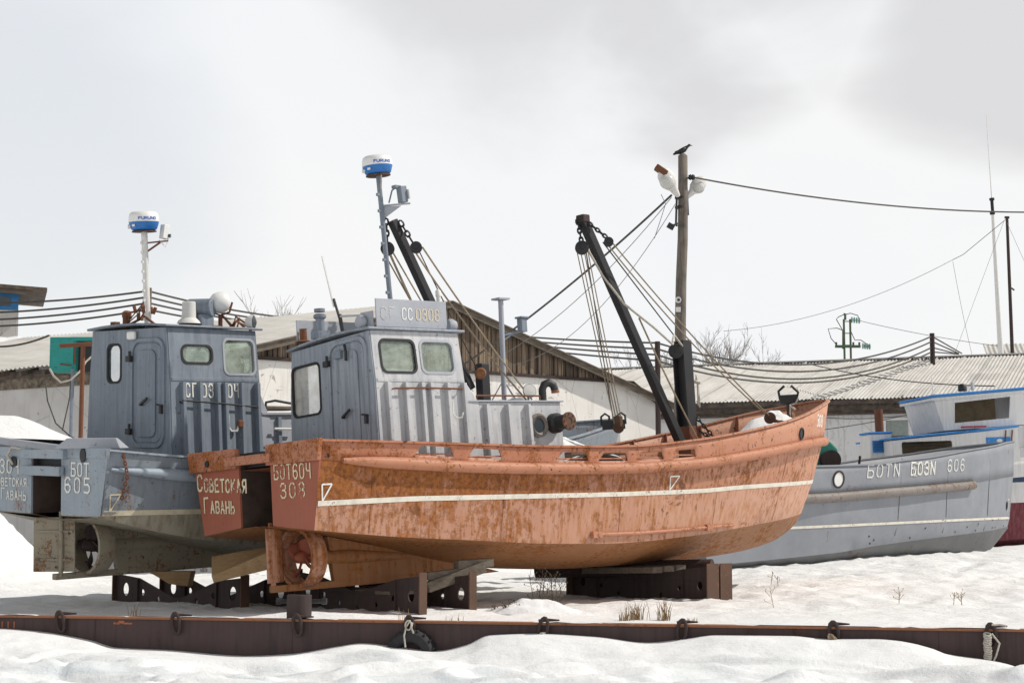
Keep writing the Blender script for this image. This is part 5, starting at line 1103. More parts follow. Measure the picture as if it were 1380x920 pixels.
xf_ = axis(-10, 10, .06, 90); sf_ = [-.01 + .05 * i for i in range(90)]; st = .05
while sf_[-1] < 60: st *= 1.18; sf_.append(sf_[-1] + st)
mb = MB(); mb.grid([[(x, yq(max(-25, min(25, x))) - .012 - s, fz(max(-25, min(25, x)), s) if s < 8 else -.55) for x in xf_] for s in sf_], flip=True)
g = mb.build('snow_on_ice', M['snow_front'], None, 180); tag(g, kind='structure')

QU = Vector((1, QS, 0)).normalized(); QN = Vector((QS, -1, 0)).normalized()   # along the quay, and out over the ice
def qp(px, z=0.0, out=0.0):
    """point on the quay face below pixel column px"""
    k = (px - 690) / FPX; Y = 21.83 / (1 - QS * k); c = math.cos(PITCH) * Y + math.sin(PITCH) * (z - CAM_H); x = k * c; return Vector((x, yq(x), z)) + QN * out
quay = empty('quay_edge', (0, 21.83, 0), (0, 0, math.atan(QS))); tag(quay, 'long rusty steel beam edging the quay across the foreground', 'quay edge')
mb = MB(); mb.box((0, -.008, -.56), (120, .02, 1.06)); 
beam_ = mb.build('web', M['beam'], quay)
mb = MB(); mb.box((0, .08, -.012), (120, .24, .02)); mb.box((0, -.035, -.016), (120, .06, .026)); mb.build('top_flange', M['flange'], quay, bevel=.005)
mb = MB()
for px in (395, 797, 1008, 1265, 130): p = quay.matrix_basis.inverted() @ qp(px); mb.box((p.x, -.019, -.3), (.012, .004, .56))
mb.build('weld_seam', M['rust_dark'], quay)
mb = MB(); rr_ = random.Random(4)
for px in (5, 13, 21): p = quay.matrix_basis.inverted() @ qp(px); mb.box((p.x, -.0195, -.13), (.02, .003, .09))
for px in (157, 160, 165, 171, 177): p = quay.matrix_basis.inverted() @ qp(px); mb.box((p.x, -.0195, -.08 + rr_.uniform(-.012, .012)), (.05 + rr_.random() * .04, .003, .015 + .025 * rr_.random()))
mb.build('primer_patch', simple('orange_primer', (.42, .13, .06), .8), quay)
HOOKS = [(84, 'round ring hanging at the far left end of the quay edge', 0), (239, 'iron ring on the quay edge below the grey-blue boat\'s cradle', 0), (402, 'iron ring on the quay edge under the short round bollard', 0), (553, 'iron ring on the quay edge that holds the old tyre', 0), (732, 'iron ring on the quay edge with a scrap of pale rope in its lower end', 0),
         (918, 'iron ring on the quay edge in front of the orange boat\'s front cradle', 0), (1122, 'iron ring on the quay edge with a tan rope knot at its foot', 0), (1334, 'iron ring at the right end of the quay edge, wound with long grey rope', 0)]
def oval(c, ax, az, w_, h_, r, mb, n=18): mb.tube([c + ax * (w_ * math.cos(2 * math.pi * k / n)) + az * (h_ * math.sin(2 * math.pi * k / n)) for k in range(n)], r, 7, closed=True)
for i, (px, lab, _) in enumerate(HOOKS):
    p = qp(px); e = empty('mooring_ring', p); tag(e, lab, 'mooring ring', 'iron rings along the quay edge')
    tilt = rr_.uniform(-.3, .3)
    mb = MB(); oval(Vector((0, -.075, -.075)), (QU + Vector((0, 0, tilt))).normalized(), Vector((-tilt * .8, 0, 1)), .055, .135, .024, mb); mb.build('ring', M['rust_dark'], e, 60)
    mb = MB(); mb.tube([QU * -.06 + Vector((0, -.07, .02)), QU * .05 + Vector((0, -.05, .035)), QU * .21 + Vector((0, .03, .03))], [.024, .022, .010], 7); mb.build('pin', M['rust_dark'], e, 60)
p = qp(1122, -.17, .11); mb = MB(); rr_ = random.Random(9)
for k in range(7): a = rr_.random() * 6; oval(p + Vector((rr_.uniform(-.02, .02), 0, rr_.uniform(-.04, .04))), Vector((math.cos(a), .6, math.sin(a) * .5)).normalized(), Vector((rr_.uniform(-.5, .5), 0, 1)).normalized(), .045, .06, .013, mb, 10)
loose('rope_knot', 'tan rope knot on the quay ring right of middle', 'rope', mb, M['rope'], smooth=60)
p = qp(733, -.17, .11); mb = MB()
for k in range(4): oval(p + Vector((.01 * k, 0, 0)), Vector((1, .2 * k, .1)).normalized(), Vector((0, .2, 1)).normalized(), .035, .05, .014, mb, 10)
loose('rope_scrap', 'pale rope scrap wound on the ring below the orange boat\'s middle', 'rope', mb, M['rope_pale'], smooth=60)
mb = MB(); p = qp(1334, 0, .12)
for k in range(16): z = -.06 - .026 * k; oval(p + Vector((-.03 + .004 * math.sin(k), 0, z)), QU, Vector((0, .6, .3)).normalized(), .036 + .004 * math.sin(k * 2.1), .04, .013, mb, 10)
mb.tube([p + QU * .02 + Vector((0, 0, -.05)), p + QU * .10 + Vector((0, -.02, -.16)), p + QU * .06 + Vector((0, -.02, -.3)), p + QU * .0 + Vector((0, -.03, -.42)), p + Vector((-.02, -.04, -.62))], .012, 6); mb.tube([p + QU * .03 + Vector((0, .02, .05)), p + QU * .14 + Vector((0, .08, .05)), p + QU * .2 + Vector((0, .05, .04))], .012, 6)
loose('wound_rope', 'grey and tan rope wound down the quay ring at far right', 'rope', mb, M['rope_pale'], smooth=60)
p = qp(557, -.44, .10); mb = MB(); X = along(p, QN)
mb.lathe([(.18, -.07), (.20, -.09), (.29, -.09), (.325, -.06), (.335, -.02), (.335, .02), (.325, .06), (.29, .09), (.20, .09), (.18, .07), (.17, 0), (.18, -.07)], 40, X, cap=False)
for k in range(40): a = 2 * math.pi * k / 40; mb.box(X @ Vector((.333 * math.cos(a), .333 * math.sin(a), .045 * (-1) ** k)), (.03, .02, .05), (X.to_3x3() @ Matrix.Rotation(a + .785, 3, 'Z')))
loose('old_tyre', 'black tyre half buried in snow against the quay edge', 'tyre', mb, M['rubber'], smooth=40)
mb = MB(); q = qp(556, -.02, .10); mb.tube([q + Vector((0, 0, .03)), q + Vector((-.05, -.05, -.05)), q + Vector((-.07, -.13, -.16)), q + Vector((-.05, -.15, -.30))], .011, 6); oval(q + Vector((-.02, -.06, -.03)), QU, Vector((0, .2, 1)), .04, .06, .012, mb, 10); mb.tube([q + Vector((.03, -.03, .0)), q + Vector((.02, -.09, -.06)), q + Vector((.05, -.1, -.13))], .011, 6)
loose('tyre_rope', 'white rope tying the black tyre to its ring', 'rope', mb, M['rope_pale'], smooth=60)
# bollard
p = at(403, 829, 22.75); bo = empty('quay_bollard', (p.x, p.y, -.06)); tag(bo, 'short dark round bollard with cross pin behind the quay edge', 'bollard')
mb = MB(); mb.lathe([(.165, 0), (.165, .36), (.15, .37), (.15, .34)], 24); mb.build('post', M['rust_dark'], bo, 40)
mb = MB(); mb.tube([(-.29, .08, .28), (.33, .02, .28)], .028, 8); mb.lathe([(.045, 0), (.045, .06)], 10, along((.30, .02, .28), (1, -.1, 0))); mb.lathe([(.045, 0), (.045, .06)], 10, along((-.31, .08, .28), (1, -.1, 0))); mb.build('cross_pin', M['black'], bo, 40)

# ------------------------------------------------------------------ cradles and timber
def cradle(center, heading, span, label, hE=.50, hC=.18, gap=.85, drop=0, endw=.32, hs_=1.0, mat_=None, lit=True):
    """two perforated V plates across the boat, tied by box ends"""
    e = empty('boat_cradle', center, (0, 0, R(heading))); tag(e, label, 'boat cradle', 'steel cradles under the boats')
    hs = span / 2; mat_ = mat_ or M['rust_dark']
    for sx in (-gap / 2, gap / 2):
        out = [(-hs, 0), (hs, 0), (hs, hE), (hs * .62, hE - .06), (.10, hC), (-.10, hC), (-hs * .62, hE - .06), (-hs, hE)]
        hl = []
        for (u, v, ru, rv) in [(q0, q1, q2 * hs_, q3 * hs_) for q0, q1, q2, q3 in ((.84, .26, .085, .11), (.56, .22, .055, .055), (.30, .13, .045, .045), (.0, .085, .04, .04))]:
            for sg_ in ((-1, 1) if u else (1,)): hl.append([(sg_ * u * hs + ru * math.cos(2 * math.pi * k / 18), v * hE / .5 + rv * math.sin(2 * math.pi * k / 18)) for k in range(18)])
        mb = MB(); mb.poly(out, hl, lambda y, z, sx=sx: Vector((sx, -y, z))); mb.build('v_plate', mat_, e, solid=.022)
    for sg_ in (-1, 1):
        for sx in (-1, 1): mb = MB(); mb.box((sx * gap / 2, sg_ * (hs + .012), hE / 2 + .02), (endw, .022, hE + .05)); mb.build('end_plate', M['rust_cradle'], e)
        for sx in (-1, 1): mb = MB(); mb.box((sx * gap / 2, sg_ * hs * .62, hE * .45), (.10, .02, hE * .8)); mb.build('stiffener', mat_, e)
    mb = MB(); mb.box((0, 0, .03), (gap, .2, .03)); mb.build('tie_plate', mat_, e)
    return e
w4 = lambda p: boat.matrix_basis @ Vector(p)
c1 = w4((2.25, -.1, 0)); cradle((c1.x, c1.y, -.10), 42.7, 3.0, 'perforated dark steel cradle under the orange boat\'s stern', .60, .34, .95, endw=.14, hs_=.85)
c2 = w4((8.15, -.05, 0)); cradle((c2.x, c2.y, -.14), 42.7, 3.3, 'taller steel cradle with brown end plate under the orange bow', .68, .52, .34, endw=.30, hs_=.7)
c3 = w4 and bw5((2.55, -.45, 0)); cradle((c3.x, c3.y, -.10), 47.5, 3.35, 'steel V cradle with round holes under the grey-blue boat', .52, .17, .95, endw=.16)
mb = MB()
for k, (a, b_, wd, ht) in enumerate((((2.3, -.95, -1.30), (3.15, -1.28, -1.06), .17, .16), ((2.75, -1.12, -1.00), (3.35, -1.24, -1.00), .17, .13), ((2.35, -.9, -1.14), (3.0, -1.2, -1.10), .16, .12))):
    mb.bar(w4(a), w4(b_), wd, ht)
loose('timber_chock', 'stacked grey timbers wedged under the orange hull amidships', 'timber', mb, M['wood_grey'], bevel=.012)
mb = MB()
for k in range(5): mb.bar(w4((1.75 + .14 * k, -.85, -1.34 - .006 * k)), w4((1.85 + .14 * k, .55, -1.30 + .02 * (k % 2))), .15, .05)
loose('keel_boards', 'thin grey boards lying in the cradle under the orange keel', 'board', mb, M['wood_grey'], bevel=.005)
mb = MB()
for k in range(3): mb.bar(w4((7.4 + .3 * k, -.9, -1.37)), w4((7.5 + .3 * k, .9, -1.36)), .22, .10)
loose('bow_timbers', 'dark timbers between the front cradle and the orange hull', 'timber', mb, M['wood_grey'], bevel=.01)
a = at(285, 765, 25.6); mb = MB()
mb.loft([at(285, 776, 25.6), at(365, 742, 25.3), at(366, 766, 25.3), at(288, 785, 25.6)], [at(285, 760, 26.1) + Vector((0, 0, .12)), at(362, 736, 25.9), at(366, 762, 25.9), at(288, 782, 26.1)])
mb.bar(at(292, 775, 25.8), at(366, 757, 25.5), .3, .05)
loose('plywood_block', 'tan plywood packing between cradle and grey-blue hull', 'plywood', mb, M['ply'], bevel=.006)
mb = MB(); a = bw5((2.2, -.25, -.74)); mb.loft([a + Vector((-.45, -.1, 0)), a + Vector((.25, -.12, 0)), a + Vector((.2, -.12, -.24)), a + Vector((-.1, -.12, -.2))], [a + Vector((-.45, .3, 0)), a + Vector((.25, .3, 0)), a + Vector((.2, .3, -.24)), a + Vector((-.1, .3, -.2))])
loose('keel_block', 'tan wooden wedge between cradle and grey-blue keel', 'wedge', mb, M['ply'], bevel=.01)
a = w4((7.9, .6, -1.45)); mb = MB(); mb.tube([a + QU * -1.4 + Vector((0, .3, .05)), a + QU * 1.7 + Vector((0, -.3, .14))], .14, 14)
loose('steel_pipe', 'dark pipe lying over the front cradle in the shade of the hull', 'pipe', mb, M['rust_dark'], smooth=40)

# snow lying on the boats
lh = empty('low_hull', at(30, 640, 31.0), (0, 0, R(38))); lh.location.z = .0; tag(lh, 'low grey hull under a smooth snow cover, behind the grey-blue stern at left edge', 'boat hull')
def ll(px, py, Y): return lh.matrix_basis.inverted() @ at(px, py, Y)
zt_ = [ll(106, 604, 30.2), ll(-80, 580, 29.4), ll(-80, 578, 33.5), ll(100, 600, 33.5)]
mb = MB(); mb.loft([p + Vector((0, 0, -1.0)) for p in zt_], zt_); mb.build('hull', M['steel606'], lh, bevel=.05)
mb = MB(); mb.bar(zt_[0] + Vector((0, -.03, -.05)), zt_[1] + Vector((0, -.03, -.05)), .1, .14); mb.build('gunwale', M['grey_rib'], lh, bevel=.02)
p = at(-70, 588, 31.6); o = heap('snow_pile', ((p.x, p.y, p.z - .10), (2.25, 1.9), 0, .50), M['snow_cap'], 2); tag(o, 'smooth snow cover on the low hull at the left edge', 'snow', kind='stuff')
p = w4((11.95, .0, .95)); o = heap('snow_pile', ((p.x, p.y, p.z), (.85, .45), R(42), .36), M['snow_cap'], 5); tag(o, 'white snow heaped inside the orange boat\'s bow', 'snow', kind='stuff')
p = w4((6.6, .55, .52)); o = heap('snow_pile', ((p.x, p.y, p.z), (1.25, .75), R(20), .48), M['snow_cap'], 7); tag(o, 'white snow on the orange boat\'s deck before the boom', 'snow', kind='stuff')
mb = MB(); rr_ = random.Random(2)
for k in range(5): mb.bar(w4((5.4 + .05 * k, -.9 + .3 * k, .62)), w4((8.2 + rr_.uniform(-.2, .2), -.8 + .3 * k, .66)), .24, .05)
loose('deck_planks', 'dark wet planks over the hold of the orange boat', 'plank', mb, M['wood_grey'], bevel=.005)

# ------------------------------------------------------------------ buildings
GA = Vector((-6.29, 45.74, 0)); GU = Vector((.8, .6, 0)); GN = Vector((.6, -.8, 0)); GD = Vector((-.836, .549, 0))
def hit(px, py, P0, n): r = ray(px, py); o = Vector((0, 0, CAM_H)); return o + r * ((P0 - o).dot(n) / r.dot(n))
gh = empty('warehouse', GA, (0, 0, math.atan2(.6, .8))); tag(gh, 'whitewashed warehouse with brown boarded gable behind the boats', 'warehouse')
GI = gh.matrix_basis.inverted()
def gl(px, py): return GI @ hit(px, py, GA, GN)          # local: x along gable, z up
pk = gl(600, 409); lr = gl(352, 465); rr2 = gl(888, 541); xt = gl(851, 514)
sl = (pk.z - lr.z) / (pk.x - lr.x); xl = lr.x - .6; zl = lr.z - .6 * sl; sr = (pk.z - rr2.z) / (rr2.x - pk.x); xr = rr2.x; zr = rr2.z; ZT = 5.70
mb = MB(); mb.loft([Vector((x, 0, z)) for x, z in ((xl, -.3), (xr - .15, -.3), (xr - .15, zr - .05), (xt.x, ZT), (xl, ZT))], [Vector((x, .3, z)) for x, z in ((xl, -.3), (xr - .15, -.3), (xr - .15, zr - .05), (xt.x, ZT), (xl, ZT))]); mb.build('gable_wall', M['plaster'], gh)
mb = MB(); n_ = int((xr - xl) / BOARD_W); rr_ = random.Random(6)
for k in range(n_):
    x0 = xl + k * BOARD_W; x1 = x0 + BOARD_W - .03; f = lambda x: pk.z + (sl * (x - pk.x) if x < pk.x else -sr * (x - pk.x))
    z0 = ZT - .02 if x1 < xt.x else max(zr - .1, ZT - (x1 - xt.x) * .21); 
    if f(x1) - .12 <= z0: continue
    yo = -.03 - rr_.random() * .05; mb.loft([Vector((x0, yo, z0)), Vector((x1, yo, z0)), Vector((x1, yo, f(x1) - .1)), Vector((x0, yo, f(x0) - .1))], [Vector((x, .08, z)) for x, z in ((x0, z0), (x1, z0), (x1, f(x1) - .1), (x0, f(x0) - .1))])
mb.build('gable_boards', M['boards'], gh)
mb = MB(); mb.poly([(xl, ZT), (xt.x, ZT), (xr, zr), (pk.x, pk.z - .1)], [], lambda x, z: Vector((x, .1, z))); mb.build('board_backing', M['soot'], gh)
mb = MB(); mb.bar((xl, -.06, ZT - .03), (xt.x, -.06, ZT - .03), .08, .09); mb.bar((xt.x, -.06, ZT - .03), (xr, -.06, zr - .12), .08, .09); mb.build('board_sill', M['rust_dark'], gh)
mb = MB()                                                           # barge boards
for (a, b_) in (((xl - .5, zl - .5 * sl), (pk.x, pk.z)), ((pk.x, pk.z), (xr + .9, zr - .9 * sr))):
    mb.bar((a[0], -.30, a[1] - .07), (b_[0], -.30, b_[1] - .07), .06, .17); mb.bar((a[0], -.22, a[1] + .035), (b_[0], -.22, b_[1] + .035), .34, .04)
mb.build('barge_board', M['wood_grey'], gh, bevel=.008)
GDl = GI.to_3x3() @ GD
def corr(mb, P0, along_v, up_v, length, pitch=.19, amp=.028, sub=6, thick=None, nrows=6, sagz=0.05):
    """corrugated sheet: P0 = lower corner, waves run along along_v, sheets run up up_v"""
    nrm = Vector(along_v).cross(Vector(up_v)).normalized(); nrm = nrm if nrm.z > 0 else -nrm; n = int(length / pitch * sub); rows = []
    for j in range(nrows + 1):
        v = j / nrows; row = []
        for i in range(n + 1):
            s = length * i / n; q = mnoise.noise(Vector((s * .35, v * 3, P0[0])))
            row.append(Vector(P0) + Vector(along_v) * s + Vector(up_v) * v + nrm * (amp * math.sin(2 * math.pi * s / pitch) + sagz * q + (.02 if j % 2 else 0)))
        rows.append(row)
    mb.grid(rows)
eL = Vector((xl - .55, -.30, zl - .55 * sl)); upv = Vector((pk.x - eL.x, 0, pk.z + .05 - eL.z))
mb = MB(); corr(mb, eL, GDl, upv, 30); corr(mb, Vector((xr + .9, -.25, zr - .9 * sr)), GDl, Vector((pk.x - xr - .9, 0, pk.z + .05 - zr + .9 * sr)), 30); mb.build('roof', M['roof_left'], gh, 60)
mb = MB(); P0 = Vector((xl, 0, 0)); Q = P0 + GDl * 30; inn = Vector((.3, .1, 0)); zw = zl - .42
mb.loft([P0 + Vector((0, 0, -.3)), P0 + Vector((0, 0, zw)), P0 + inn + Vector((0, 0, zw)), P0 + inn + Vector((0, 0, -.3))], [Q + Vector((0, 0, -.3)), Q + Vector((0, 0, zw)), Q + inn + Vector((0, 0, zw)), Q + inn + Vector((0, 0, -.3))]); mb.build('side_wall', M['plaster_grey'], gh)
mb = MB(); out = Vector((-.06, -.03, 0)); mb.loft([P0 + out + Vector((0, 0, zw - .25)), P0 + out + Vector((0, 0, zw + .06)), P0 + Vector((.1, 0, zw + .06)), P0 + Vector((.1, 0, zw - .25))], [Q + out + Vector((0, 0, zw - .25)), Q + out + Vector((0, 0, zw + .06)), Q + Vector((.1, 0, zw + .06)), Q + Vector((.1, 0, zw - .25))]); mb.build('brick_band', M['brick_band'], gh)
mb = MB(); mb.bar(P0 + Vector((-.03, 0, zw + .16)), Q + Vector((-.03, 0, zw + .16)), .2, .2)
for k in range(30):
    p = P0 + GDl * k; mb.bar(p + Vector((.1, 0, zw + .3)), p + Vector((-.5, -.15, zw + .12)), .08, .13)
mb.build('eave_rafter', M['soot'], gh)

# long sheet roofed building at right
EU = Vector((.93, -.367, 0)); EP = Vector((.367, .93, 0)); E0 = hit(925, 543, Vector((0, 0, 5.8)), Vector((0, 0, 1)))
rb = empty('long_shed', (E0.x, E0.y, 0), (0, 0, math.atan2(EU.y, EU.x))); tag(rb, 'long white shed with grey corrugated roof at right', 'shed building'); RI = rb.matrix_basis.inverted()
zr_ = 8.15
mb = MB(); corr(mb, Vector((-14, 0, 5.8)), (1, 0, 0), (0, 10, zr_ - 5.8), 50, .14, .022); corr(mb, Vector((-14, 20, 5.8)), (1, 0, 0), (0, -10, zr_ - 5.8), 50, .19, .03); mb.build('roof', M['roof'], rb, 60)
mb = MB()
for k in range(46): mb.box((-13.8 + 1.09 * k, 5.0, (zr_ + 5.8) / 2 + .035), (.05, 9.9, .035), Matrix.Rotation(math.atan2(zr_ - 5.8, 10), 3, 'X'))
mb.build('sheet_lap', M['roof_left'], rb)
mb = MB(); mb.box((11, .75, 2.6), (50, .3, 5.4)); mb.box((11, 19.2, 2.6), (50, .3, 5.4)); wl = mb.build('wall', M['plaster_blue'], rb)
mb = MB(); mb.box((11, .50, 5.42), (50, .5, .34)); mb.bar((-14, .1, 5.68), (36, .1, 5.68), .12, .14); mb.build('eave_board', M['soot'], rb)
mb = MB()
for k in range(8): mb.tube(sag((-2 + 1.6 * k, .22, 5.5 - .03 * (k % 3)), (1 + 1.6 * k, .22, 5.35 + .04 * (k % 2)), .1), .012, 5)
mb.build('eave_wire', M['cable'], rb)
p = RI @ hit(1195, 576, rb.matrix_basis @ Vector((0, .6, 0)), -EP); q = RI @ hit(1224, 583, rb.matrix_basis @ Vector((0, .6, 0)), -EP)
mb = MB(); mb.box(((p.x + q.x) / 2, .58, p.z - .1), (q.x - p.x, .06, .72)); wf = mb.build('window', simple('grey_green_pane', (.30, .35, .33), .3), rb)
mb = MB(); mb.box(((p.x + q.x) / 2, .56, p.z + .3), (q.x - p.x + .3, .10, .08)); mb.box((p.x - .05, .56, p.z - .1), (.08, .1, .75)); mb.build('window_frame', M['plaster_blue'], wf)
mb = MB(); mb.box((5.5, 9.9, zr_ + .02), (42, .4, .05)); mb.build('ridge_cap', M['roof_left'], rb)
# far roof at the right edge
fr = empty('far_shed', at(1368, 600, 88)); fr.location.z = 0; tag(fr, 'pale shed roof just showing above the ridge at far right', 'shed building')
mb = MB(); zz = at(1365, 464, 92).z; corr(mb, Vector((-1.2, 0, zz - 1.4)), (.97, -.1, 0), (.8, 4, 1.4), 14, .25, .03); mb.build('roof', M['roof'], fr, 60)
mb = MB(); mb.box((5, 3.2, zz / 2 - .8), (12, 5, zz - 1.6)); mb.build('wall', M['plaster_grey'], fr)
# blue hut far left
hb_ = empty('blue_hut', at(19, 600, 66), (0, 0, R(17))); hb_.location.z = 0; tag(hb_, 'bright blue hut with overhanging dark roof at left edge', 'hut')
z1 = at(10, 391, 66).z; z2 = at(10, 418, 66).z; xw = 0.0
mb = MB(); mb.box((xw - 2.0, 2, (z1 + z2) / 2), (4, 4, z1 - z2)); mb.build('upper_wall', M['shed_blue'], hb_)
mb = MB(); mb.box((xw - 1.98, 2, z2 / 2), (3.98, 3.98, z2 - .01)); mb.build('lower_wall', M['plaster_grey'], hb_)
mb = MB(); mb.box((xw - 1.0, -.01, z1 - .35), (1.3, .06, .12)); mb.box((xw - .9, -.02, z1 - .45), (1.2, .06, .35)); mb.build('window', M['lens'], hb_)
mb = MB(); zt_ = at(30, 385, 66).z; mb.loft([Vector(p) for p in ((-4, -.5, zt_ + .12), (xw + 1.05, -.5, zt_ - .10), (xw + 1.05, -.5, zt_ - .24), (-4, -.5, zt_ - .02))], [Vector(p) for p in ((-4, 4.5, zt_ + .12), (xw + 1.05, 4.5, zt_ - .10), (xw + 1.05, 4.5, zt_ - .24), (-4, 4.5, zt_ - .02))]); mb.build('roof', M['soot'], hb_)
mb = MB(); mb.bar((-3, -.3, zt_ - .14), (xw + .5, -.3, zt_ - .30), .12, .16); mb.build('roof_beam', M['wood_grey'], hb_)
p = at(40, 448, 58); o = heap('snow_pile', ((p.x - 1.0, p.y + 1.2, p.z - .55), (1.8, 1.4), 0, .45), M['snow_cap'], 3); tag(o, 'snow lying on the warehouse ridge beside the blue hut', 'snow', kind='stuff')

# ------------------------------------------------------------------ teal cabinet on the wall, pipe stand
Yb = 45.0
tb = empty('teal_cabinet', at(97, 500, Yb)); tag(tb, 'teal metal cabinet with open dark bay beside the warehouse eave', 'cabinet')
def tl(px, py, Y=Yb): return at(px, py, Y) - tb.location
a = tl(66, 500); b_ = tl(66, 454); c = tl(103, 454); d = tl(129, 454)
mb = MB(); h_ = b_.z - a.z; mb.box(((a.x + c.x) / 2, .35, a.z + h_ / 2), (c.x - a.x, .7, h_)); bd = mb.build('body', M['teal'], tb, bevel=.02)
mb = MB(); mb.box(((a.x + c.x) / 2, -.012, a.z + h_ / 2), (c.x - a.x - .12, .02, h_ - .14)); mb.build('door', M['teal'], tb, bevel=.012)
mb = MB(); mb.box(((c.x + d.x) / 2, .35, b_.z - .05), (d.x - c.x + .3, .75, .10)); mb.box((d.x + .12, .35, a.z + h_ / 2), (.05, .7, h_)); mb.build('top_frame', M['teal'], tb, bevel=.01)
mb = MB(); mb.box(((c.x + d.x) / 2, .45, a.z + h_ / 2 - .05), (d.x - c.x, .4, h_ - .1)); mb.build('dark_bay', M['black'], tb)
mb = MB(); mb.tube([(a.x + .3, -.04, a.z + .18), (c.x - .1, -.04, a.z + .15)], .02, 6); mb.box((c.x - .02, -.02, a.z + h_ / 2), (.04, .03, h_ * .6)); mb.build('latch_bar', M['rust'], tb)
mb = MB(); mb.tube([tl(98, 497), Vector((tl(98, 497).x, 0, -tb.location.z))], .05, 8); mb.build('leg', M['grey_blue'], tb, 40)
ps = empty('pipe_stand', at(112, 600, 41.0)); ps.location.z = 0; tag(ps, 'rusty T-shaped pipe stand in front of the teal cabinet', 'pipe stand')
pl = lambda px, py: at(px, py, 41.0) - ps.location
mb = MB(); mb.tube([Vector((pl(112, 466).x, 0, 0)), pl(112, 466)], .055, 10); mb.build('post', M['rust'], ps, 40)
mb = MB(); mb.tube([pl(81, 466), pl(130, 463)], .055, 10); mb.build('cross_pipe', M['rust'], ps, 40)
def cable(pts, r, label, mat_='cable', group=None, name='cable', cat='cable'):
    mb = MB(); mb.tube(pts, r, 5); return loose(name, label, cat, mb, M[mat_], group, smooth=60)
cable([at(67, 497, 44.8), at(72, 506, 44.6), at(82, 515, 44.5), at(95, 512, 44.5), at(108, 500, 44.6), at(116, 487, 44.8), at(128, 476, 44.9)], .028, 'pale cable looping under the teal cabinet', 'rope_pale')
cable([at(61, 512, 44.8), at(64, 540, 44.8), at(75, 570, 44.6), at(95, 588, 44.4), at(120, 600, 44.2)], .02, 'thin dark cable hanging down the wall below the teal cabinet')
cable([at(95, 512, 44.5), at(94, 535, 44.5), at(88, 562, 44.4), at(84, 580, 44.4)], .018, 'thin dark cable dropping from the pale loop')
cable(sag(at(-20, 466, 47), at(66, 452, 45.2), .12), .03, 'dark cable running across the sheet roof to the teal cabinet')

# ------------------------------------------------------------------ poles and cables
YP = 38.0
up_ = empty('wooden_pole', at(914, 640, YP)); up_.location.z = 0; tag(up_, 'tall weathered wooden pole with two street lamps and a crow on top', 'utility pole')
ul = lambda px, py, Y=YP: at(px, py, Y) - up_.location
base = Vector((ul(911, 600).x - .01, 0, 0)); top = ul(921, 210)
mb = MB(); mb.tube([base.lerp(top, k / 10) + Vector((.015 * math.sin(k * 1.7), 0, 0)) for k in range(11)] + [top + Vector((0, 0, .05))], [.155 - .005 * k for k in range(11)] + [.05], 14); mb.build('pole', M['wood_pole'], up_, 50)
for q in (268, 281): mb = MB(); mb.lathe([(.128, 0), (.128, .05)], 14, Matrix.Translation(ul(917, q))); mb.build('band', M['rust_dark'], up_)
def lamp(root, p0, p1, wide, flip=1):
    """street lamp: bent arm, shell and glass"""
    p0 = Vector(p0); p1 = Vector(p1); d = (p1 - p0).normalized(); side_ = d.cross(Vector((0, 1, 0))).normalized(); nn = side_.cross(d)
    mb = MB(); L = (p1 - p0).length; prev = None; rows = []
    for t, w_, h_ in ((0, .05, .05), (.12, .075, .06), (.3, .10, .08), (.45, .17, .12), (.65, .20, .14), (.85, .17, .12), (.97, .10, .08), (1, .03, .03)):
        c = p0 + d * L * t; rows.append([c + side_ * (w_ * wide * math.cos(2 * math.pi * k / 14)) + nn * (h_ * math.sin(2 * math.pi * k / 14) * wide) for k in range(15)])
    mb.grid(rows); return mb.build('lamp_shell', M['white_dirty'], root, 60), d, side_, nn
l1, d1, s1, n1 = lamp(up_, ul(914, 264, 37.85), ul(891, 229, 37.3), 1.0)
mb = MB(); c_ = ul(899, 243, 37.35); mb.lathe([(.17, -.02), (.16, .05), (.11, .10), (.02, .12)], 18, along(c_ + Vector((0, -.06, -.05)), (.25, -1, -.45))); mb.build('lamp_glass', M['lamp_glass'], up_, 60)
mb = MB(); mb.box(ul(891, 230, 37.35), (.30, .2, .14), Matrix.Rotation(R(35), 3, 'Y')); mb.build('lamp_visor', M['rust'], up_, bevel=.02)
l2, *_ = lamp(up_, ul(926, 266, 38.1), ul(949, 240, 38.3), .85)
mb = MB(); mb.lathe([(.15, 0), (.14, .07), (.09, .12), (.01, .14)], 18, along(ul(941, 252, 38.15), (.4, -.5, -.7))); mb.build('lamp_glass', M['lamp_glass'], up_, 60)
mb = MB(); mb.tube([ul(912, 268, 37.85), ul(911, 300, 37.83), ul(912, 305, 37.83)], .025, 6); mb.tube([ul(926, 268), ul(927, 290)], .03, 6); mb.box(ul(904, 305, 37.7), (.16, .08, .12), Matrix.Rotation(R(30), 3, 'Y')); mb.tube([ul(906, 304, 37.7), ul(913, 301, 37.8)], .02, 6); mb.build('wiring', M['black'], up_)
mb = MB(); mb.lathe([(.05, -.07), (.07, -.02), (.05, 0), (.07, .02), (.05, .07)], 12, along(ul(932, 239, 37.9), (1, 0, 0))); mb.tube([ul(926, 240), ul(934, 239, 37.9)], .02, 6); mb.build('insulator', M['rubber'], up_, 40)
mb = MB(); mb.lathe([(.07, 0), (.07, .015)], 16, along(ul(914, 404, 37.86), (0, -1, 0))); mb.box(ul(914, 417, 37.85), (.11, .02, .11)); mb.build('number_plate', M['white_plastic'], up_)
mb = MB(); mb.lathe([(.035, 0), (.03, .006)], 12, along(ul(914.5, 404, 37.842), (0, -1, 0))); mb.build('plate_mark', M['lens'], up_)
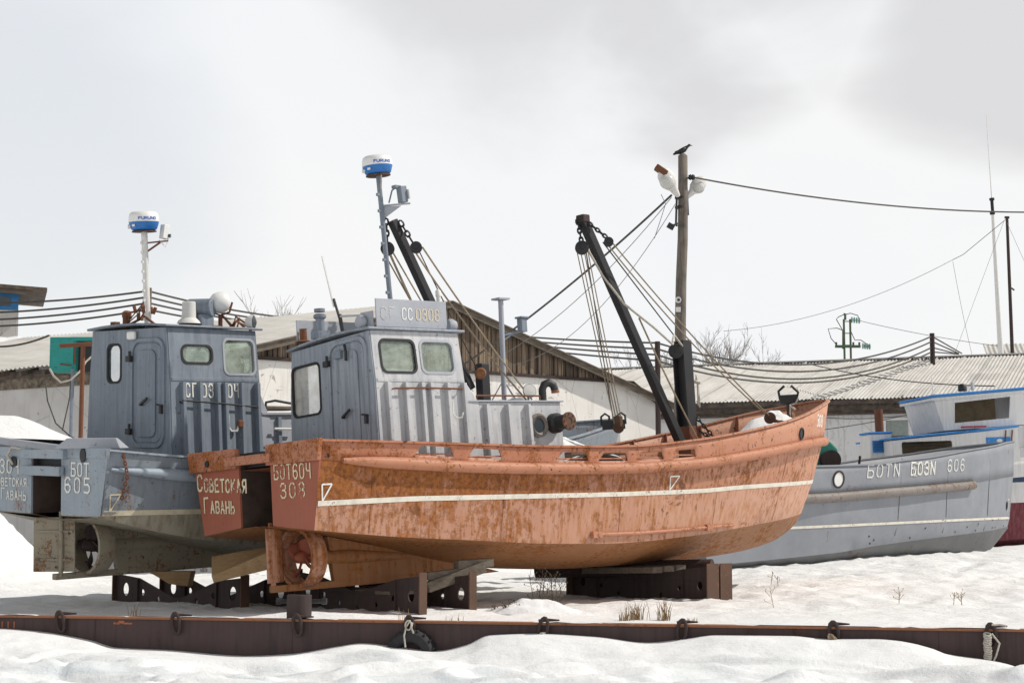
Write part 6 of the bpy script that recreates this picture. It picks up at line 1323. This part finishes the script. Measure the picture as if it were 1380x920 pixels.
# crow
cw = ul(919, 203) + up_.location; cw = Vector((cw.x, cw.y, at(921, 209.5, YP).z))
cr = empty('crow', cw); tag(cr, 'black crow perched on top of the wooden pole, facing right', 'crow')
mb = MB(); sp_ = [(-.20, .025, .012, .020), (-.13, .05, .03, .028), (-.06, .085, .055, .058), (.02, .115, .062, .072), (.085, .15, .056, .066), (.125, .19, .040, .046), (.150, .222, .036, .038), (.178, .235, .030, .030), (.200, .232, .014, .014), (.240, .222, .004, .004)]
rows = [[Vector((x, wy * math.cos(2 * math.pi * k / 14), z + hz * math.sin(2 * math.pi * k / 14))) for k in range(15)] for x, z, wy, hz in sp_]
mb.grid(rows); mb.build('body', M['crow'], cr, 80)
mb = MB(); 
for s_ in (-1, 1): mb.tube([(.02, s_ * .025, .07), (.03, s_ * .025, .0)], .007, 5); mb.tube([(.0, s_ * .025, .0), (.06, s_ * .03, .0)], .006, 5)
mb.build('legs', M['crow'], cr)
mb = MB()
for s_ in (-1, 1): mb.grid([[Vector((x, s_ * (.058 - .01 * abs(v)), z + .03 * v)) for x, z in ((.08, .15), (.0, .12), (-.1, .075), (-.17, .045))] for v in (-1, 0, 1)])
mb.build('wing', M['crow'], cr, 60, solid=.012)

# posts with cables
def post(name, px, py, Y, r, label, mat_='black_rust', z0=0):
    p = at(px, py, Y); mb = MB(); mb.tube([(p.x, p.y, z0), p], r, 8); return loose(name, label, 'post', mb, M[mat_], smooth=40)
post('wire_post', 201, 388, 60, .10, 'dark cable post behind the pale radar pole at left', 'wood_grey')
post('wire_post', 886, 460, 53.0, .085, 'thin rusty post behind the black derrick, carrying cables', 'rust_dark')
post('wire_post', 1256, 449, 68.5, .10, 'short dark post on the ridge of the long shed', 'rust_dark')
G1 = 'cables strung over the roofs'
for k in range(4):
    y0 = (405, 418, 427, 435)[k]; ym = (392, 400, 408, 417)[k]
    cable(sag(at(-60, y0 + 3 + k, 66), at(200, ym, 60), .15), .038, ('highest', 'second', 'third', 'lowest')[k] + ' dark cable left of the pale radar pole, running to the left edge', group=G1)
    cable(sag(at(200, ym, 60), at(420, (431, 436, 440, 444)[k], 68), .15), .038, ('highest', 'second', 'third', 'lowest')[k] + ' dark cable right of the pale radar pole, sinking behind the roof', group=G1)
for k in range(4):
    a = at(600, (443, 447, 450, 454)[k], 70); m_ = at(886, (462, 470, 478, 486)[k], 53.0); b_ = at(1256, (453, 460, 468, 474)[k], 68.5)
    cable(sag(a, m_, .1), .032, ('highest', 'second', 'third', 'lowest')[k] + ' dark cable rising behind the boarded gable to the thin post', group=G1)
    cable(sag(m_, b_, (.9, .95, 1.0, .95)[k], 24), .032, ('highest', 'second', 'third', 'lowest')[k] + ' dark cable sagging over the long shed roof', group=G1)
    cable([b_, at(1292 + 4 * (k == 0), (476, 476, 477, 477)[k], 74)], .03, ('highest', 'second', 'third', 'lowest')[k] + ' short cable slanting down right of the shed ridge post', group=G1)
cable(sag(at(934, 239, 37.9), at(1480, 284, 44), .3, 24), .02, 'single cable from the wooden pole to the right edge')
cable(sag(at(905, 263, 37.8), at(560, 532, 46.5), .28, 24), .026, 'dark service cable from the wooden pole down to the warehouse')
cable(sag(at(905, 266, 37.8), at(560, 520, 47.0), .9, 24), .009, 'thin grey wire sagging beside the dark service cable', 'thin_cable')
cable(sag(at(910, 275, 37.8), at(650, 492, 47.0), 1.1, 24), .008, 'thin pale wire from pole to warehouse, lowest of three', 'thin_cable')
cable([at(891, 262, 37.5), at(897, 275, 37.6), at(889, 300, 37.7), at(882, 321, 37.7)], .008, 'loose wire end hanging left of the pole lamps', 'thin_cable')
cable(sag(at(975, 446, 80), at(1284, 350, 75), .6, 20), .011, 'thin pale wire rising over the shed roof to the dark mast', 'thin_cable')
cable([at(1284, 350, 75), at(1298, 343, 75), at(1355, 296, 74)], .014, 'wire with dark insulators at the top of the dark mast')
cable(sag(at(1284, 352, 75), at(1310, 478, 77), .2), .009, 'thin wire hanging from the insulators to the ridge', 'thin_cable')
cable([at(1353, 298, 74), at(1286, 478, 78)], .008, 'thin stay from the dark mast down left', 'thin_cable')
cable([at(1357, 300, 74), at(1420, 440, 78)], .008, 'thin stay from the dark mast down right', 'thin_cable')
cable(sag(at(1090, 490, 66), at(1340, 520, 52), .2), .02, 'cable from the long shed roof to the white cabin roof')
cable(sag(at(1105, 562, 62), at(1230, 558, 60.8), .1), .018, 'thin wire along the white shed wall', 'thin_cable')
cable(sag(at(1100, 580, 61.8), at(1235, 556, 60.3), .05), .018, 'thin slanting wire on the white shed wall', 'thin_cable')
# masts at right
ma = empty('white_whip_mast', at(1348, 600, 78)); ma.location.z = 0; tag(ma, 'tall white tapering whip mast above the shed ridge at right', 'antenna mast')
wl_ = lambda px, py: at(px, py, 78) - ma.location
mb = MB(); mb.tube([Vector((wl_(1349, 480).x + .1, 0, 0)), wl_(1349, 480), wl_(1338, 290)], [.14, .13, .075], 12); mb.build('lower_mast', M['white_plastic'], ma, 60)
mb = MB(); mb.tube([wl_(1338, 290), wl_(1329, 155)], [.03, .012], 8); mb.build('whip', M['white_plastic'], ma, 60)
mb = MB(); mb.tube([wl_(1338, 289), wl_(1336.5, 268)], .075, 10); mb.tube([wl_(1337.5, 289), wl_(1337.3, 285)], .12, 10); mb.tube([wl_(1336.8, 270), wl_(1336.5, 267)], .12, 10); mb.build('collar', M['rubber'], ma, 40)
mk = empty('dark_mast', at(1362, 600, 82)); mk.location.z = 0; tag(mk, 'thin dark mast with stays near the right edge', 'antenna mast')
kl = lambda px, py: at(px, py, 82) - mk.location
mb = MB(); mb.tube([Vector((kl(1364, 470).x, 0, 0)), kl(1364, 470), kl(1357, 292)], [.11, .09, .07], 10); mb.build('pole', M['rust_dark'], mk, 60)
mb = MB(); mb.tube([kl(1354, 293), kl(1360, 293)], .06, 8); mb.tube([kl(1363, 388), kl(1367, 391)], .04, 6); mb.build('mast_head', M['rust_dark'], mk)
# green power pole
hv = empty('power_pole', at(1142, 600, 84)); hv.location.z = 0; tag(hv, 'green lattice power pole with glass insulators beyond the shed roof', 'power pole')
hl_ = lambda px, py: at(px, py, 84) - hv.location
mb = MB()
for dx in (1137.5, 1146): mb.box(((hl_(dx, 450).x), 0, hl_(dx, 430).z / 2), (.09, .09, hl_(dx, 430).z))
for k in range(3): z = hl_(1142, 433 + 16 * k).z; mb.box((hl_(1142, 450).x, 0, z), (.40, .07, .04))
mb.tube([hl_(1139, 431), hl_(1139, 423), hl_(1137, 423)], .06, 6); mb.build('pole', M['hv_green'], hv)
mb = MB(); mb.box((hl_(1142, 467).x, -.1, hl_(1142, 467).z), (1.25, .12, .13)); 
for px in (1127, 1150, 1158): mb.tube([hl_(px, 468), hl_(px, 461)], .05, 6)
mb.tube([hl_(1136, 470), hl_(1136, 445)], .04, 6); mb.build('crossarm', M['hv_green'], hv)
for (x0, y0, x1, y1) in ((1148, 431, 1158, 432), (1163, 466, 1172, 467)):
    mb = MB()
    for k in range(4): t = k / 3; mb.lathe([(.03, -.05), (.15, -.03), (.15, .02), (.03, .05)], 12, along(hl_(x0 + (x1 - x0) * t, y0 + (y1 - y0) * t), (1, 0, 0)))
    mb.build('insulator', M['insulator'], hv, 40)
mb = MB(); 
for pts in (((1139, 423), (1130, 427), (1127, 430), (1135, 444)), ((1158, 432), (1156, 425), (1146, 422), (1139, 424)), ((1136, 445), (1128, 442), (1116, 443), (1120, 456), (1127, 464)), ((1146, 445), (1152, 458), (1160, 458), (1172, 466))): mb.tube([hl_(*q) for q in pts], .022, 5)
mb.build('jumper', M['cable'], hv, 60)
cable(sag(at(1158, 432, 84), at(1345, 466, 80), .1), .014, 'thin wire from the green power pole to the right', 'thin_cable')

# ------------------------------------------------------------------ bare trees, weeds
def tree(px, py, Y, height, seed, label, levels=5, spread=.5, n0=6):
    p = at(px, py, Y); root = empty('bare_tree', (p.x, p.y, 0)); tag(root, label, 'tree', 'leafless trees beyond the roofs'); rr = random.Random(seed); H_ = p.z
    mt = MB(); mt.tube([(0, 0, 0), (.1, 0, H_ * .45), (.05, 0, H_ * .62)], [.22, .16, .12], 8); mt.build('trunk', M['bark'], root, 60)
    mc = MB()
    def grow(a, d, L, r, lv):
        pts = [a]; dd = d.copy()
        for k in range(3): dd = (dd + Vector((rr.uniform(-.16, .16), rr.uniform(-.16, .16), rr.uniform(-.02, .12)))).normalized(); pts.append(pts[-1] + dd * L / 3)
        mc.tube(pts, [r, r * .85, r * .7, r * .55], 4, caps=False)
        if lv <= 0: return
        for k in range(rr.choice((2, 3, 3)) + (lv > 3)):
            t = rr.uniform(.35, 1); q = pts[min(3, int(t * 3))].lerp(pts[min(3, int(t * 3) + 1)], t * 3 % 1)
            nd = (dd + Vector((rr.uniform(-1, 1), rr.uniform(-1, 1), rr.uniform(-.25, .7))) * spread * 1.3).normalized(); grow(q, nd, L * rr.uniform(.55, .8), max(.010, r * .55), lv - 1)
    for k in range(n0):
        a = Vector((.05, 0, H_ * rr.uniform(.45, .62))); d = Vector((rr.uniform(-1, 1), rr.uniform(-1, 1), rr.uniform(.7, 1.4))).normalized(); grow(a, d, H_ * .19, .05, levels)
    mc.build('crown', M['bark'], root); return root
tree(345, 388, 78, 9, 3, 'bare tree behind the left roof, right of the grey-blue wheelhouse', 4, .35, 6)
tree(255, 436, 90, 8, 8, 'low bare tree showing between the grey-blue boat\'s roof vents', 4, .4, 5)
tree(963, 444, 90, 9, 4, 'largest bare tree, right of the wooden pole', 4, .6, 8)
tree(1018, 462, 94, 8, 15, 'bare tree low over the long shed ridge, right of the largest tree', 4, .6, 6)
tree(872, 462, 92, 8, 6, 'bare tree behind the cables left of the thin post', 4, .55, 7)

def tuft(px, py, Y, n, h, label, mat_='straw', seed=1, name='grass_tuft', lean=.35):
    p = at(px, py, Y); rr = random.Random(seed); mb = MB(); zb = gz(p.x, p.y) - .02
    for k in range(n):
        a = rr.random() * 6.28; b0 = Vector((p.x + rr.gauss(0, .06), p.y + rr.gauss(0, .06), zb)); hh = h * rr.uniform(.5, 1.1); ln = Vector((math.cos(a), math.sin(a), 0)) * hh * rr.uniform(.05, lean)
        mb.tube([b0, b0 + ln * .35 + Vector((0, 0, hh * .6)), b0 + ln + Vector((0, 0, hh))], [.004, .004, .0015], 3, caps=False)
    return loose(name, label, 'grass', mb, M[mat_])
tuft(855, 818, 23.8, 60, .26, 'dry grass tuft in the snow before the front cradle, left one', seed=1)
tuft(893, 816, 23.7, 45, .30, 'dry upright grass tuft before the front cradle, right one', seed=2)
tuft(927, 828, 21.9, 35, .10, 'low dry grass tuft right behind the quay ring', seed=3)
tuft(842, 822, 23.6, 40, .13, 'short brown grass tuft at the left of the taller tufts', seed=4)
tuft(177, 818, 24.4, 10, .20, 'few dry stalks in snow before the left cradle', seed=5)
tuft(548, 826, 22.6, 8, .18, 'few dry stalks behind the tyre\'s ring', seed=6)
tuft(612, 826, 22.3, 8, .14, 'few dry stalks left of the rear cradle\'s end', seed=7)
def weed(px, py, Y, h, n, label, seed, mat_='weed'):
    p = at(px, py, Y); rr = random.Random(seed); mb = MB(); zb = gz(p.x, p.y) - .02
    for k in range(n):
        b0 = Vector((p.x + rr.gauss(0, .12), p.y + rr.gauss(0, .1), zb)); hh = h * rr.uniform(.6, 1.1); d = Vector((rr.uniform(-.2, .2), rr.uniform(-.2, .2), 1)); t_ = b0 + d * hh; mb.tube([b0, b0.lerp(t_, .5), t_], .006, 4)
        for j in range(9 if mat_ == 'weed' else 6):
            q = b0.lerp(t_, rr.uniform(.3, 1)); e = q + Vector((rr.uniform(-.14, .14), rr.uniform(-.1, .1), rr.uniform(.02, .16))) * min(1, h * 2.2); mb.tube([q, e], .003, 3); mb.lathe([(.001, 0), (.009, .012), (.001, .03)], 5, along(e, (rr.uniform(-1, 1), 0, 1)))
    return loose('dry_weed', label, 'weed', mb, M[mat_])
weed(733, 810, 25.6, .55, 9, 'dark branching dry weeds between the two cradles', 1)
weed(700, 818, 25.2, .16, 14, 'low dark weed clump on the snow hump between the cradles', 5)
weed(1018, 812, 26.4, .50, 1, 'single pale branching stalk right of the front cradle', 2, 'pale_weed')
weed(1213, 808, 26.4, .24, 1, 'small dry stalk on the open snow at right', 3, 'straw')
weed(1297, 812, 26.2, .22, 3, 'faint dry stalks on the open snow at far right', 4, 'pale_weed')
weed(1042, 782, 32.0, .22, 2, 'short dry stalk below the plain grey hull', 6, 'straw')
p = at(715, 812, 25.3); o = heap('snow_hump', ((p.x, p.y, -.06), (.75, .5), -.1, .17), M['snow_cap'], 9); tag(o, 'low snow hump with weeds between the two cradles', 'snow', kind='stuff')
